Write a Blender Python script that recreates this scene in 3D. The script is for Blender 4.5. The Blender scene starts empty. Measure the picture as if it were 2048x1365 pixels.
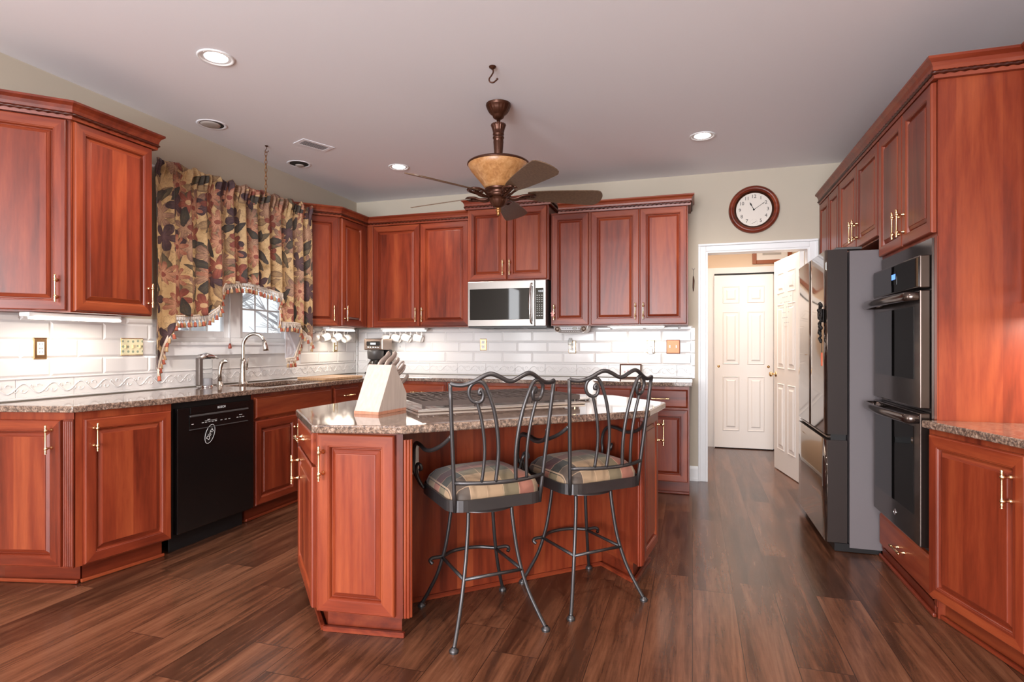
import bpy, bmesh, math, random
from math import sin, cos, pi, radians, sqrt, atan2
from mathutils import Vector, Matrix
random.seed(7)
SC = bpy.context.scene
COL = SC.collection

# ------------------------------------------------------------------ camera
cam_d = bpy.data.cameras.new('camera'); cam = bpy.data.objects.new('camera', cam_d); COL.objects.link(cam)
cam.location = (0, 0, 1.2159); cam.rotation_euler = (radians(90), 0, radians(17.32))
cam_d.sensor_width = 36; cam_d.lens = 1157.15 / 2048 * 36; cam_d.shift_y = 7.635 / 2048; cam_d.clip_start = .05
SC.camera = cam
# ------------------------------------------------------------------ world, daylight, exposure
w = bpy.data.worlds.new('world'); SC.world = w; w.use_nodes = True
w.node_tree.nodes['Background'].inputs[0].default_value = (.90, .95, 1.0, 1)
w.node_tree.nodes['Background'].inputs[1].default_value = 1.0
SC.view_settings.view_transform = 'Standard'; SC.view_settings.look = 'None'
SC.view_settings.exposure = 0.25; SC.view_settings.gamma = 1.0
SC.cycles.max_bounces = 10; SC.cycles.diffuse_bounces = 6; SC.cycles.use_denoising = True
SC.cycles.sample_clamp_indirect = 6

def area(name, loc, rot, sx, sy, power, col=(1, 1, 1), shape='RECTANGLE', spread=180):
    l = bpy.data.lights.new(name, 'AREA'); l.shape = shape; l.size = sx; l.size_y = sy; l.energy = power; l.color = col
    l.spread = radians(spread)
    o = bpy.data.objects.new(name, l); COL.objects.link(o); o.location = loc; o.rotation_euler = rot
    return o
# added fill lamps: unseen window behind camera, windowless stretch of left wall
area('added_daylight_behind', (-1.0, -4.35, 1.35), (radians(90), 0, 0), 3.4, 2.0, 520, (.93, .96, 1))
area('added_fill_left', (-3.3, -.76, 1.35), (radians(90), 0, radians(-90)), .66, 1.9, 42, (.93, .96, 1))  # added lamp, placed to reflect as a pale column in the microwave door

XL, YB, XR, H = -3.44, 5.43, 1.70, 2.74
CT = .914      # wall counters
CI = .895      # island counter
CR = .880      # right counter

# ------------------------------------------------------------------ node helper
class NT:
    def __init__(s, name):
        s.m = bpy.data.materials.new(name); s.m.use_nodes = True
        s.t = s.m.node_tree; s.b = s.t.nodes['Principled BSDF']
    def n(s, typ, **kw):
        x = s.t.nodes.new(typ)
        for k, v in kw.items(): setattr(x, k, v)
        return x
    def put(s, sock, v):
        if hasattr(v, 'is_output'): s.t.links.new(v, sock)
        elif v is not None:
            if isinstance(v, (tuple, list)) and len(v) == 3 and sock.type == 'RGBA': v = (*v, 1)
            sock.default_value = v
    def set(s, **kw):
        for k, v in kw.items(): s.put(s.b.inputs[k.replace('_', ' ')], v)
    def math(s, op, a, b=None, c=None, clamp=False):
        x = s.n('ShaderNodeMath', operation=op, use_clamp=clamp); s.put(x.inputs[0], a)
        if b is not None: s.put(x.inputs[1], b)
        if c is not None: s.put(x.inputs[2], c)
        return x.outputs[0]
    def vm(s, op, a, b=None, scale=None):
        x = s.n('ShaderNodeVectorMath', operation=op); s.put(x.inputs[0], a)
        if b is not None: s.put(x.inputs[1], b)
        if scale is not None: s.put(x.inputs['Scale'], scale)
        return x.outputs['Value' if op in ('LENGTH', 'DISTANCE', 'DOT_PRODUCT') else 'Vector']
    def co(s, which='Object'): return s.n('ShaderNodeTexCoord').outputs[which]
    def xyz(s, v):
        x = s.n('ShaderNodeSeparateXYZ'); s.put(x.inputs[0], v); return x.outputs
    def comb(s, x=0, y=0, z=0):
        c = s.n('ShaderNodeCombineXYZ')
        for i, v in enumerate((x, y, z)): s.put(c.inputs[i], v)
        return c.outputs[0]
    def noise(s, vec, scale=5, detail=4, rough=.55, dist=0, out='Fac'):
        x = s.n('ShaderNodeTexNoise'); s.put(x.inputs['Vector'], vec)
        for k, v in (('Scale', scale), ('Detail', detail), ('Roughness', rough), ('Distortion', dist)): s.put(x.inputs[k], v)
        return x.outputs[out]
    def white(s, vec, out='Value'):
        x = s.n('ShaderNodeTexWhiteNoise'); s.put(x.inputs['Vector'], vec); return x.outputs[out]
    def vor(s, vec, scale=5, feature='F1', rnd=1.0):
        x = s.n('ShaderNodeTexVoronoi', feature=feature); s.put(x.inputs['Vector'], vec); s.put(x.inputs['Scale'], scale)
        s.put(x.inputs['Randomness'], rnd); return x.outputs
    def ramp(s, fac, stops, interp='LINEAR'):
        x = s.n('ShaderNodeValToRGB'); x.color_ramp.interpolation = interp
        e = x.color_ramp.elements
        while len(e) < len(stops): e.new(.5)
        for i, (p, c) in enumerate(stops):
            e[i].position = p; e[i].color = (*c, 1) if len(c) == 3 else c
        s.put(x.inputs[0], fac); return x.outputs[0]
    def mix(s, f, a, b, mode='MIX'):
        x = s.n('ShaderNodeMix', data_type='RGBA', blend_type=mode); x.clamp_factor = True
        s.put(x.inputs[0], f); s.put(x.inputs[6], a); s.put(x.inputs[7], b); return x.outputs[2]
    def bump(s, h, strength=.3, dist=.01):
        x = s.n('ShaderNodeBump'); s.put(x.inputs['Height'], h); s.put(x.inputs['Strength'], strength); s.put(x.inputs['Distance'], dist)
        s.put(s.b.inputs['Normal'], x.outputs[0])
    def smooth(s, v, a, b):
        x = s.n('ShaderNodeMapRange', interpolation_type='SMOOTHSTEP'); s.put(x.inputs[0], v); s.put(x.inputs[1], a); s.put(x.inputs[2], b)
        return x.outputs[0]

def plain(name, col, rough=.5, metal=0, spec=None, emit=None, estr=0, coat=0, trans=0, alpha=1, ior=None):
    m = NT(name); m.set(Base_Color=col, Roughness=rough, Metallic=metal)
    if spec is not None: m.set(Specular_IOR_Level=spec)
    if emit: m.set(Emission_Color=emit, Emission_Strength=estr)
    if coat: m.set(Coat_Weight=coat, Coat_Roughness=.08)
    if trans: m.set(Transmission_Weight=trans)
    if ior: m.set(IOR=ior)
    if alpha < 1: m.set(Alpha=alpha)
    m.m.diffuse_color = (*col, 1); return m.m

def cherry(name, axis, dark=1.0):
    m = NT(name); o = m.co('Object')
    oi = m.n('ShaderNodeObjectInfo').outputs['Random']
    off = m.comb(m.math('MULTIPLY', oi, 37.0), m.math('MULTIPLY', oi, 11.0), m.math('MULTIPLY', oi, 23.0))
    v = m.vm('ADD', o, off)
    sc = {'z': (1, 1, .10), 'x': (.10, 1, 1), 'y': (1, .1, 1)}[axis]
    g = m.vm('MULTIPLY', v, sc)
    q = m.xyz(v); lat = m.math('ADD', q[0], q[1]) if axis == 'z' else q[2]
    strip = m.white(m.comb(m.math('FLOOR', m.math('DIVIDE', lat, .085)), m.math('FLOOR', m.math('MULTIPLY', oi, 50)), 0))
    blot = m.noise(g, 6, 5, .6, .8)
    fine = m.noise(g, 90, 3, .6, .2)
    wav = m.math('POWER', m.math('ABSOLUTE', m.math('SINE', m.math('MULTIPLY', m.noise(g, 2.4, 2, .45, .15), 52))), 3.0)
    f = m.math('ADD', m.math('MULTIPLY', blot, .66), m.math('MULTIPLY', strip, .20))
    f = m.math('ADD', f, m.math('MULTIPLY', fine, .20))
    f = m.math('ADD', f, m.math('MULTIPLY', wav, -.075))
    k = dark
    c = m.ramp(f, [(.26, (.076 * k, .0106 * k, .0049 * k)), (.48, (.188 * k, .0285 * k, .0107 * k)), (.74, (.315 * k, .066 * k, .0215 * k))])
    m.set(Base_Color=c, Roughness=m.math('ADD', .27, m.math('MULTIPLY', blot, .12)), Specular_IOR_Level=.38)
    m.bump(fine, .04, .002)
    return m.m
CHV, CHH, CHX = cherry('cherry_vertical_grain', 'z'), cherry('cherry_horizontal_grain', 'x'), cherry('cherry_depth_grain', 'y')
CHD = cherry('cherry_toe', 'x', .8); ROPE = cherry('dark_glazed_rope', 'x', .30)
CHERRY = [CHV, CHH]

def granite(name, gain=1.0):
    m = NT(name); o = m.co('Object')
    n1 = m.noise(o, 62, 7, .75, .5); n2 = m.smooth(m.noise(o, 90, 3, .6), .42, .62); v = m.vor(o, 130)
    c = m.ramp(n1, [(.30, (.030, .022, .020)), (.43, (.12, .075, .055)), (.54, (.28, .185, .135)), (.68, (.48, .38, .32))])
    sp = m.ramp(v['Distance'], [(.0, (.55, .48, .42)), (.22, (.12, .085, .07)), (.6, (.04, .03, .03))])
    c = m.mix(m.math('MULTIPLY', n2, .7), c, sp)
    m.set(Base_Color=c, Roughness=.07, Specular_IOR_Level=.6, Coat_Weight=.4, Coat_Roughness=.04)
    return m.m
GRANITE = granite('polished_brown_granite')

def floor_mat():
    m = NT('dark_hickory_planks'); o = m.co('Object'); p = m.xyz(o)
    W, L = .190, 1.22
    row = m.math('FLOOR', m.math('DIVIDE', p[0], W))
    off = m.math('MULTIPLY', m.white(m.comb(row, 3.3, 0)), L)
    yy = m.math('ADD', p[1], off); idx = m.math('FLOOR', m.math('DIVIDE', yy, L))
    rnd = m.white(m.comb(row, idx, 1.7))
    g = m.comb(m.math('ADD', p[0], m.math('MULTIPLY', rnd, 19)), m.math('MULTIPLY', m.math('ADD', yy, m.math('MULTIPLY', rnd, 31)), .075), 0)
    n1 = m.noise(g, 13, 6, .62, .9); n2 = m.noise(g, 75, 4, .6, .3)
    cross = m.noise(m.comb(m.math('MULTIPLY', p[0], 9), m.math('MULTIPLY', yy, 70), rnd), 1.0, 2, .5)
    f = m.math('ADD', m.math('MULTIPLY', n1, .66), m.math('MULTIPLY', n2, .24))
    f = m.math('ADD', f, m.math('MULTIPLY', rnd, .12)); f = m.math('ADD', f, m.math('MULTIPLY', cross, .03))
    c = m.ramp(f, [(.30, (.016, .0060, .0036)), (.45, (.060, .0225, .0120)), (.58, (.128, .050, .026)), (.76, (.22, .096, .052))])
    fx = m.math('FRACT', m.math('DIVIDE', p[0], W)); fy = m.math('FRACT', m.math('DIVIDE', yy, L))
    ex = m.math('MULTIPLY', m.math('MINIMUM', fx, m.math('SUBTRACT', 1.0, fx)), W)
    ey = m.math('MULTIPLY', m.math('MINIMUM', fy, m.math('SUBTRACT', 1.0, fy)), L)
    e = m.smooth(m.math('MINIMUM', ex, ey), .0004, .0022)
    c = m.mix(e, (.02, .009, .006), c)
    m.set(Base_Color=c, Roughness=m.math('ADD', .17, m.math('MULTIPLY', n2, .12)), Specular_IOR_Level=.5)
    m.bump(m.math('ADD', m.math('MULTIPLY', n2, .4), e), .05, .002)
    return m.m
FLOOR = floor_mat()

def wallpaint(name, col, rough=.75):
    m = NT(name); n = m.noise(m.co('Object'), 160, 2, .5)
    m.set(Base_Color=col, Roughness=rough, Specular_IOR_Level=.25); m.bump(n, .03, .002); return m.m
WALL = wallpaint('warm_beige_paint', (.52, .455, .37))
HALLWALL = wallpaint('hall_cream_paint', (.72, .58, .45))
CEIL = wallpaint('ceiling_paint', (.88, .875, .92), .62)
WHITE = plain('white_trim_paint', (.80, .80, .81), .35)
DOORW = plain('white_door_paint', (.84, .81, .79), .4)
TILE = plain('white_glazed_tile', (.72, .695, .69), .14, spec=.55)
GROUT = plain('pale_grout', (.66, .64, .63), .8)
BRASS = plain('polished_brass', (.86, .62, .34), .2, 1)
STEEL = NT('brushed_stainless')
STEEL.set(Base_Color=(.38, .355, .34), Metallic=1.0, Roughness=.30); STEEL.bump(STEEL.noise(STEEL.vm('MULTIPLY', STEEL.co(), (2, 2, 180)), 6, 2), .03, .001); STEEL = STEEL.m
NICKEL = plain('brushed_nickel', (.60, .545, .49), .24, 1)
CHROME = plain('chrome', (.8, .8, .8), .1, 1)
BLKST = plain('black_stainless', (.105, .080, .070), .15, .9)
BLKSIDE = plain('grey_textured_enamel', (.135, .115, .120), .5, spec=.3)
FRFRONT = plain('polished_black_stainless', (.17, .135, .115), .055, .92)
DOORSIDE = plain('dark_door_edge', (.030, .021, .019), .45, spec=.15)
BLACK = plain('black_enamel', (.006, .005, .005), .16, spec=.5)
BLKGLASS = plain('black_glass', (.005, .0045, .0045), .03, spec=.45)
BLKPL = plain('black_plastic', (.012, .010, .010), .45, spec=.25)
DGREY = plain('dark_grey_plastic', (.06, .055, .055), .4)
IRON = plain('wrought_iron', (.075, .070, .072), .36, .75)
CAST = plain('cast_iron_grate', (.085, .064, .058), .45, .3)
WPL = plain('white_plastic', (.78, .76, .74), .35)
CERAM = plain('white_ceramic', (.80, .77, .75), .15)
BRONZE = plain('oil_rubbed_bronze', (.075, .026, .014), .28, .6)
BRONZEG = plain('gilded_bronze', (.30, .13, .045), .3, .75)
GLASS = plain('clear_glass', (1, 1, 1), .0, trans=1.0, ior=1.45)
LCD = plain('blue_display', (.02, .05, .2), .3, emit=(.12, .30, 1.0), estr=1.6)
LCDW = plain('white_display', (.2, .2, .2), .3, emit=(.85, .9, 1.0), estr=.9)
INK = plain('dark_ink', (.02, .016, .014), .6)
WINK = plain('white_print', (.7, .7, .7), .5)
GINK = plain('grey_print', (.25, .24, .24), .5)
PAPER = plain('white_paper', (.80, .79, .77), .7)
LAMP = plain('lamp_glow', (1, 1, 1), .5, emit=(1, .93, .86), estr=14)
TUBEGLOW = plain('tube_lens_glow', (1, 1, 1), .4, emit=(1, .95, .84), estr=3.4)
COPPER = plain('copper_plate', (.42, .15, .075), .42, .6)
RUBBER = plain('dark_rubber', (.03, .028, .028), .6)
LIGHTWOOD = NT('pale_block_wood'); 
def _lw(m, a, b):
    n = m.noise(m.vm('MULTIPLY', m.co(), (14, 14, 1.2)), 5, 4); m.set(Base_Color=m.ramp(n, [(.3, a), (.7, b)]), Roughness=.4); return m.m
LIGHTWOOD = _lw(LIGHTWOOD, (.40, .325, .285), (.48, .405, .36))
BOARDWOOD = _lw(NT('cutting_board_wood'), (.40, .22, .11), (.60, .38, .22))
REDWOOD = _lw(NT('block_base_wood'), (.42, .17, .10), (.52, .25, .16))
BLADEW = _lw(NT('walnut_blade'), (.085, .046, .026), (.15, .088, .052))
PULLW = plain('red_bead', (.26, .05, .03), .35)

def amber_mat():
    m = NT('amber_scavo_glass'); n = m.noise(m.co(), 26, 6, .7, .6)
    c = m.ramp(n, [(.3, (.30, .115, .035)), (.5, (.50, .235, .085)), (.72, (.66, .37, .17))])
    m.set(Base_Color=c, Roughness=.35, Subsurface_Weight=.0, Transmission_Weight=.12); return m.m
AMBER = amber_mat()
COOKST = plain('satin_steel', (.78, .76, .75), .33, 1)

def plaid_mat():
    m = NT('plaid_cushion_fabric'); p = m.xyz(m.co())
    cols = [(.255, .165, .095), (.055, .052, .028), (.21, .036, .030), (.29, .195, .115), (.006, .005, .008), (.25, .165, .098)]
    def bands(v, sh):
        f = m.math('FRACT', m.math('ADD', m.math('DIVIDE', v, .435), sh))
        st = [(i / 6, c) for i, c in enumerate(cols)]
        cell = m.math('FRACT', m.math('MULTIPLY', f, 6.0))
        line = m.math('LESS_THAN', m.math('ABSOLUTE', m.math('SUBTRACT', cell, .05)), .022)
        return m.ramp(f, st, 'CONSTANT'), line
    cx, lx = bands(p[0], .13); cy, ly = bands(p[1], .42)
    gm = m.n('ShaderNodeGamma'); m.put(gm.inputs[0], m.mix(1.0, cx, cy, 'MULTIPLY')); gm.inputs[1].default_value = .5
    c = m.mix(.35, gm.outputs[0], m.mix(.5, cx, cy))
    c = m.mix(m.math('MULTIPLY', m.math('MAXIMUM', lx, ly), .6), c, (.42, .28, .18))
    wv = m.noise(m.co(), 420, 2)
    m.set(Base_Color=c, Roughness=.62, Sheen_Weight=.15); m.bump(wv, .15, .001); return m.m
PLAID = plaid_mat()

def floral_mat():
    m = NT('floral_tapestry_fabric'); uv = m.co('UV')
    base = m.mix(m.noise(uv, 40, 4, .6), (.44, .275, .125), (.62, .42, .215))
    base = m.mix(m.smooth(m.noise(uv, 9, 4, .6), .48, .70), base, (.30, .175, .065))
    def flower(c, scale, off, petals, size, cols, rnd=.95, soft=.05, center=None, prob=1.0, ellipse=None):
        vv = m.vm('ADD', uv, off)
        vv = m.vm('ADD', vv, m.vm('SCALE', m.vm('SUBTRACT', m.noise(vv, 22, 2, .5, 0, 'Color'), (.5, .5, .5)), scale=.012))
        vo = m.n('ShaderNodeTexVoronoi', voronoi_dimensions='2D'); m.put(vo.inputs['Vector'], vv); m.put(vo.inputs['Scale'], scale); m.put(vo.inputs['Randomness'], rnd)
        rel = m.vm('SUBTRACT', vv, vo.outputs['Position']); r = m.xyz(rel)
        cr = m.xyz(vo.outputs['Color'])
        ang = m.math('ADD', m.math('ARCTAN2', r[1], r[0]), m.math('MULTIPLY', cr[0], 6.28))
        rad = m.vm('LENGTH', m.comb(r[0], r[1], 0))
        if ellipse:
            ca, sa = m.math('COSINE', m.math('MULTIPLY', cr[0], 6.28)), m.math('SINE', m.math('MULTIPLY', cr[0], 6.28))
            u = m.math('ADD', m.math('MULTIPLY', r[0], ca), m.math('MULTIPLY', r[1], sa))
            t = m.math('SUBTRACT', m.math('MULTIPLY', r[1], ca), m.math('MULTIPLY', r[0], sa))
            e = m.math('ADD', m.math('POWER', m.math('ABSOLUTE', m.math('DIVIDE', u, size)), 1.3), m.math('POWER', m.math('ABSOLUTE', m.math('DIVIDE', t, size * ellipse)), 1.3))
            mask = m.math('LESS_THAN', e, 1.0); vein = m.math('LESS_THAN', m.math('ABSOLUTE', t), .0022); q = e
        else:
            lob = m.math('ABSOLUTE', m.math('COSINE', m.math('MULTIPLY', ang, petals / 2)))
            R = m.math('MULTIPLY', m.math('ADD', .32, m.math('MULTIPLY', m.math('POWER', lob, .8), .68)), size)
            q = m.math('DIVIDE', rad, R); mask = m.math('LESS_THAN', q, 1.0)
            vein = m.math('GREATER_THAN', lob, .985)
        mask = m.math('MULTIPLY', mask, m.math('LESS_THAN', cr[1], prob))
        tone = m.math('ADD', m.math('MULTIPLY', q, .65), m.math('MULTIPLY', m.noise(vv, 60, 3, .6), .45))
        fc = m.ramp(tone, [(i / (len(cols) - 1) * .85 + .08, k) for i, k in enumerate(cols)])
        fc = m.mix(m.math('MULTIPLY', vein, .5), fc, cols[-1])
        if center: fc = m.mix(m.math('LESS_THAN', rad, size * .2), fc, center)
        return m.mix(mask, c, fc)
    c = base
    c = flower(c, 7.0, (.91, .27, 0), 0, .085, [(.40, .26, .13), (.30, .185, .09), (.16, .085, .05)], ellipse=.34, prob=.7)
    c = flower(c, 6.2, (.31, .57, 0), 0, .090, [(.21, .16, .08), (.12, .09, .05), (.05, .035, .024)], ellipse=.30, prob=.6)
    c = flower(c, 5.2, (.71, .12, 0), 7, .100, [(.46, .28, .17), (.36, .20, .125), (.14, .065, .05)], prob=.6)
    c = flower(c, 4.6, (.05, .93, 0), 5, .095, [(.125, .058, .060), (.075, .034, .040), (.035, .016, .020)], prob=.45)
    c = flower(c, 4.8, (.43, .21, 0), 9, .090, [(.58, .34, .20), (.50, .25, .15), (.27, .075, .045)], prob=.55, center=(.25, .06, .04))
    c = flower(c, 4.2, (.87, .66, 0), 6, .088, [(.38, .145, .085), (.28, .075, .045), (.15, .030, .022)], prob=.33, center=(.55, .34, .18))
    c = flower(c, 6.6, (.17, .37, 0), 0, .085, [(.090, .072, .045), (.050, .040, .030), (.028, .020, .018)], ellipse=.36, prob=.34)
    ln = m.math('ABSOLUTE', m.math('SUBTRACT', m.noise(uv, 17, 5, .62, .9), .5)); c = m.mix(m.math('MULTIPLY', m.math('LESS_THAN', ln, .010), .55), c, (.11, .06, .035))
    m.set(Base_Color=c, Roughness=.75, Sheen_Weight=.1); m.bump(m.noise(uv, 700, 2), .12, .0008)
    return m.m
FLORAL = floral_mat()
FRINGE = plain('cream_fringe', (.70, .58, .48), .8)
TASRED = plain('rust_tassel', (.40, .10, .055), .75)
TASTAN = plain('tan_tassel', (.50, .32, .17), .75)
LINING = plain('pale_lining', (.66, .66, .72), .8)

# ------------------------------------------------------------------ mesh builder
class B:
    def __init__(s): s.bm = bmesh.new(); s.uv = None
    def face(s, vs, m=0, smooth=False):
        try: f = s.bm.faces.new(vs)
        except ValueError: return None
        f.material_index = m; f.smooth = smooth; return f
    def box(s, x0, x1, y0, y1, z0, z1, m=0, bev=0):
        if x0 > x1: x0, x1 = x1, x0
        if y0 > y1: y0, y1 = y1, y0
        v = [s.bm.verts.new((x, y, z)) for x in (x0, x1) for y in (y0, y1) for z in (z0, z1)]
        fs = [s.face([v[i] for i in q], m) for q in ((0, 1, 3, 2), (4, 6, 7, 5), (0, 4, 5, 1), (2, 3, 7, 6), (0, 2, 6, 4), (1, 5, 7, 3))]
        if bev:
            es = list({e for f in fs for e in f.edges})
            r = bmesh.ops.bevel(s.bm, geom=es, offset=bev, segments=2, profile=.5, affect='EDGES')
            for f in r['faces']: f.material_index = m
        return s
    def prism(s, poly, z0, z1, m=0, bev=0, mside=None, smooth=False):
        a = sum(poly[i][0] * poly[(i + 1) % len(poly)][1] - poly[(i + 1) % len(poly)][0] * poly[i][1] for i in range(len(poly)))
        if a < 0: poly = poly[::-1]
        lo = [s.bm.verts.new((x, y, z0)) for x, y in poly]; hi = [s.bm.verts.new((x, y, z1)) for x, y in poly]
        n = len(poly); fs = [s.face(lo[::-1], m), s.face(hi, m)]
        for i in range(n): fs.append(s.face([lo[i], lo[(i + 1) % n], hi[(i + 1) % n], hi[i]], m if mside is None else mside, smooth))
        if bev:
            es = [e for f in fs[:2] for e in f.edges]
            r = bmesh.ops.bevel(s.bm, geom=es, offset=bev, segments=3, profile=.5, affect='EDGES')
            for f in r['faces']: f.material_index = m
        return s
    def xprism(s, prof, x0, x1, m=0):      # profile in (y, z) swept along x
        a = [s.bm.verts.new((x0, y, z)) for y, z in prof]; b = [s.bm.verts.new((x1, y, z)) for y, z in prof]
        n = len(prof); s.face(a, m); s.face(b[::-1], m)
        for i in range(n): s.face([a[i], b[i], b[(i + 1) % n], a[(i + 1) % n]], m)
        bmesh.ops.recalc_face_normals(s.bm, faces=s.bm.faces[:]); return s
    def tube(s, pts, r, seg=8, m=0, closed=False, cap=True, flat=None, rfun=None):
        pts = [Vector(p) for p in pts]; n = len(pts)
        rad = r if isinstance(r, (list, tuple)) else [r] * n
        rings = []; prev = None
        for i, p in enumerate(pts):
            if closed: t = pts[(i + 1) % n] - pts[i - 1]
            else: t = pts[min(i + 1, n - 1)] - pts[max(i - 1, 0)]
            t.normalize()
            if prev is None:
                u = t.cross(Vector((0, 0, 1)) if abs(t.z) < .9 else Vector((1, 0, 0))).normalized()
            else:
                u = prev - t * prev.dot(t)
                u = u.normalized() if u.length > 1e-6 else t.orthogonal().normalized()
            prev = u; v = t.cross(u); ring = []
            for k in range(seg):
                a = 2 * pi * k / seg; rr = rad[i] if rfun is None else rfun(i, a) * rad[i]
                ring.append(s.bm.verts.new(p + u * (cos(a) * rr * (flat or 1)) + v * (sin(a) * rr)))
            rings.append(ring)
        for i in range(n if closed else n - 1):
            a, b = rings[i], rings[(i + 1) % n]
            for k in range(seg): s.face([a[k], a[(k + 1) % seg], b[(k + 1) % seg], b[k]], m, True)
        if cap and not closed: s.face(rings[0][::-1], m); s.face(rings[-1], m)
        return s
    def lathe(s, prof, seg=24, c=(0, 0, 0), axis='z', m=0, flute=None, mats=None):
        # prof [(r, h)...]
        c = Vector(c); rings = []
        def P(r, h, a):
            x, y = r * cos(a), r * sin(a)
            return c + {'z': Vector((x, y, h)), 'x': Vector((h, x, y)), 'y': Vector((y, h, x))}[axis]
        for j, (r, h) in enumerate(prof):
            if r < 1e-5: rings.append([s.bm.verts.new(P(0, h, 0))])
            else: rings.append([s.bm.verts.new(P(r * (1 + (flute[1] * cos(flute[0] * 2 * pi * k / seg) if flute and j in flute[2] else 0)), h, 2 * pi * k / seg)) for k in range(seg)])
        for j in range(len(rings) - 1):
            a, b = rings[j], rings[j + 1]; mm = mats[j] if mats else m
            for k in range(seg):
                k2 = (k + 1) % seg
                if len(a) == 1 and len(b) == 1: continue
                if len(a) == 1: s.face([a[0], b[k2], b[k]][::-1], mm, True)
                elif len(b) == 1: s.face([a[k], a[k2], b[0]], mm, True)
                else: s.face([a[k], a[k2], b[k2], b[k]], mm, True)
        return s
    def ball(s, c, r, m=0, seg=10, sc=(1, 1, 1)):
        c = Vector(c); n = seg // 2 + 1; rings = []
        for j in range(n + 1):
            th = pi * j / n; rr, h = sin(th) * r, -cos(th) * r
            if j in (0, n): rings.append([s.bm.verts.new(c + Vector((0, 0, h * sc[2])))])
            else: rings.append([s.bm.verts.new(c + Vector((rr * cos(2 * pi * k / seg) * sc[0], rr * sin(2 * pi * k / seg) * sc[1], h * sc[2]))) for k in range(seg)])
        for j in range(n):
            a, b = rings[j], rings[j + 1]
            for k in range(seg):
                k2 = (k + 1) % seg
                if len(a) == 1: s.face([a[0], b[k2], b[k]], m, True)
                elif len(b) == 1: s.face([a[k], a[k2], b[0]], m, True)
                else: s.face([a[k], a[k2], b[k2], b[k]], m, True)
        return s
    def rings(s, x0, x1, z0, z1, prof, m=(0, 1), back=None):
        # nested rectangles in the xz plane, front faces -y : prof = [(inset, y)...]
        R = []
        for ins, y in prof:
            R.append([s.bm.verts.new(p) for p in ((x0 + ins, y, z0 + ins), (x1 - ins, y, z0 + ins), (x1 - ins, y, z1 - ins), (x0 + ins, y, z1 - ins))])
        for a, b in zip(R, R[1:]):
            for k in range(4):
                s.face([a[k], a[(k + 1) % 4], b[(k + 1) % 4], b[k]], m[1] if k in (0, 2) else m[0])
        s.face(R[-1], m[0]); s.face(R[0][::-1], m[0]); return s
    def text(s, txt, size, mat4, m=0, depth=.0004):
        cu = bpy.data.curves.new('t', 'FONT'); cu.body = txt; cu.size = size; cu.align_x = 'CENTER'; cu.align_y = 'CENTER'; cu.extrude = depth; cu.resolution_u = 3
        o = bpy.data.objects.new('t', cu); me = bpy.data.meshes.new_from_object(o)
        me.transform(mat4); old = set(s.bm.faces); s.bm.from_mesh(me)
        for f in s.bm.faces:
            if f not in old: f.material_index = m
        bpy.data.objects.remove(o); bpy.data.curves.remove(cu); bpy.data.meshes.remove(me); return s
    def xf(s, M): bmesh.ops.transform(s.bm, matrix=M, verts=s.bm.verts[:]); return s
    def mesh(s, name, mats):
        me = bpy.data.meshes.new(name); s.bm.normal_update(); s.bm.to_mesh(me); s.bm.free()
        for x in (mats if isinstance(mats, (list, tuple)) else [mats]): me.materials.append(x)
        return me
    def obj(s, name, mats, parent=None, loc=(0, 0, 0), rotz=0, rot=None):
        return link(name, s.mesh(name, mats), parent, loc, rotz, rot)
def link(name, me, parent=None, loc=(0, 0, 0), rotz=0, rot=None):
    o = bpy.data.objects.new(name, me); COL.objects.link(o); o.parent = parent; o.location = loc
    o.rotation_euler = rot if rot else (0, 0, rotz); return o
def tag(o, label, cat, group=None):
    o['label'] = label; o['category'] = cat
    if group: o['group'] = group
    return o
def thing(name, label, cat, loc=(0, 0, 0), rotz=0, group=None, rot=None):
    o = bpy.data.objects.new(name, None); COL.objects.link(o); o.location = loc; o.rotation_euler = rot if rot else (0, 0, rotz)
    o.empty_display_size = .05
    return tag(o, label, cat, group)
def struct(o): o['kind'] = 'structure'; return o
def copy_tree(root, loc, rot=None, label=None, name=None):
    r = root.copy(); COL.objects.link(r); r.location = loc
    if rot is not None: r.rotation_euler = rot
    if label: r['label'] = label
    for ch in root.children:
        c = ch.copy(); COL.objects.link(c); c.parent = r
        for g in ch.children:
            d = g.copy(); COL.objects.link(d); d.parent = c
    return r
def spline(P, n=8, closed=False):
    P = [Vector(p) for p in P]; out = []; N = len(P)
    for i in range(N if closed else N - 1):
        if closed: p0, p1, p2, p3 = P[i - 1], P[i], P[(i + 1) % N], P[(i + 2) % N]
        else: p0, p1, p2, p3 = P[max(i - 1, 0)], P[i], P[i + 1], P[min(i + 2, N - 1)]
        for k in range(n):
            t = k / n
            out.append(.5 * ((2 * p1) + (p2 - p0) * t + (2 * p0 - 5 * p1 + 4 * p2 - p3) * t * t + (3 * p1 - p0 - 3 * p2 + p3) * t ** 3))
    if not closed: out.append(P[-1])
    return out

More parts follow.
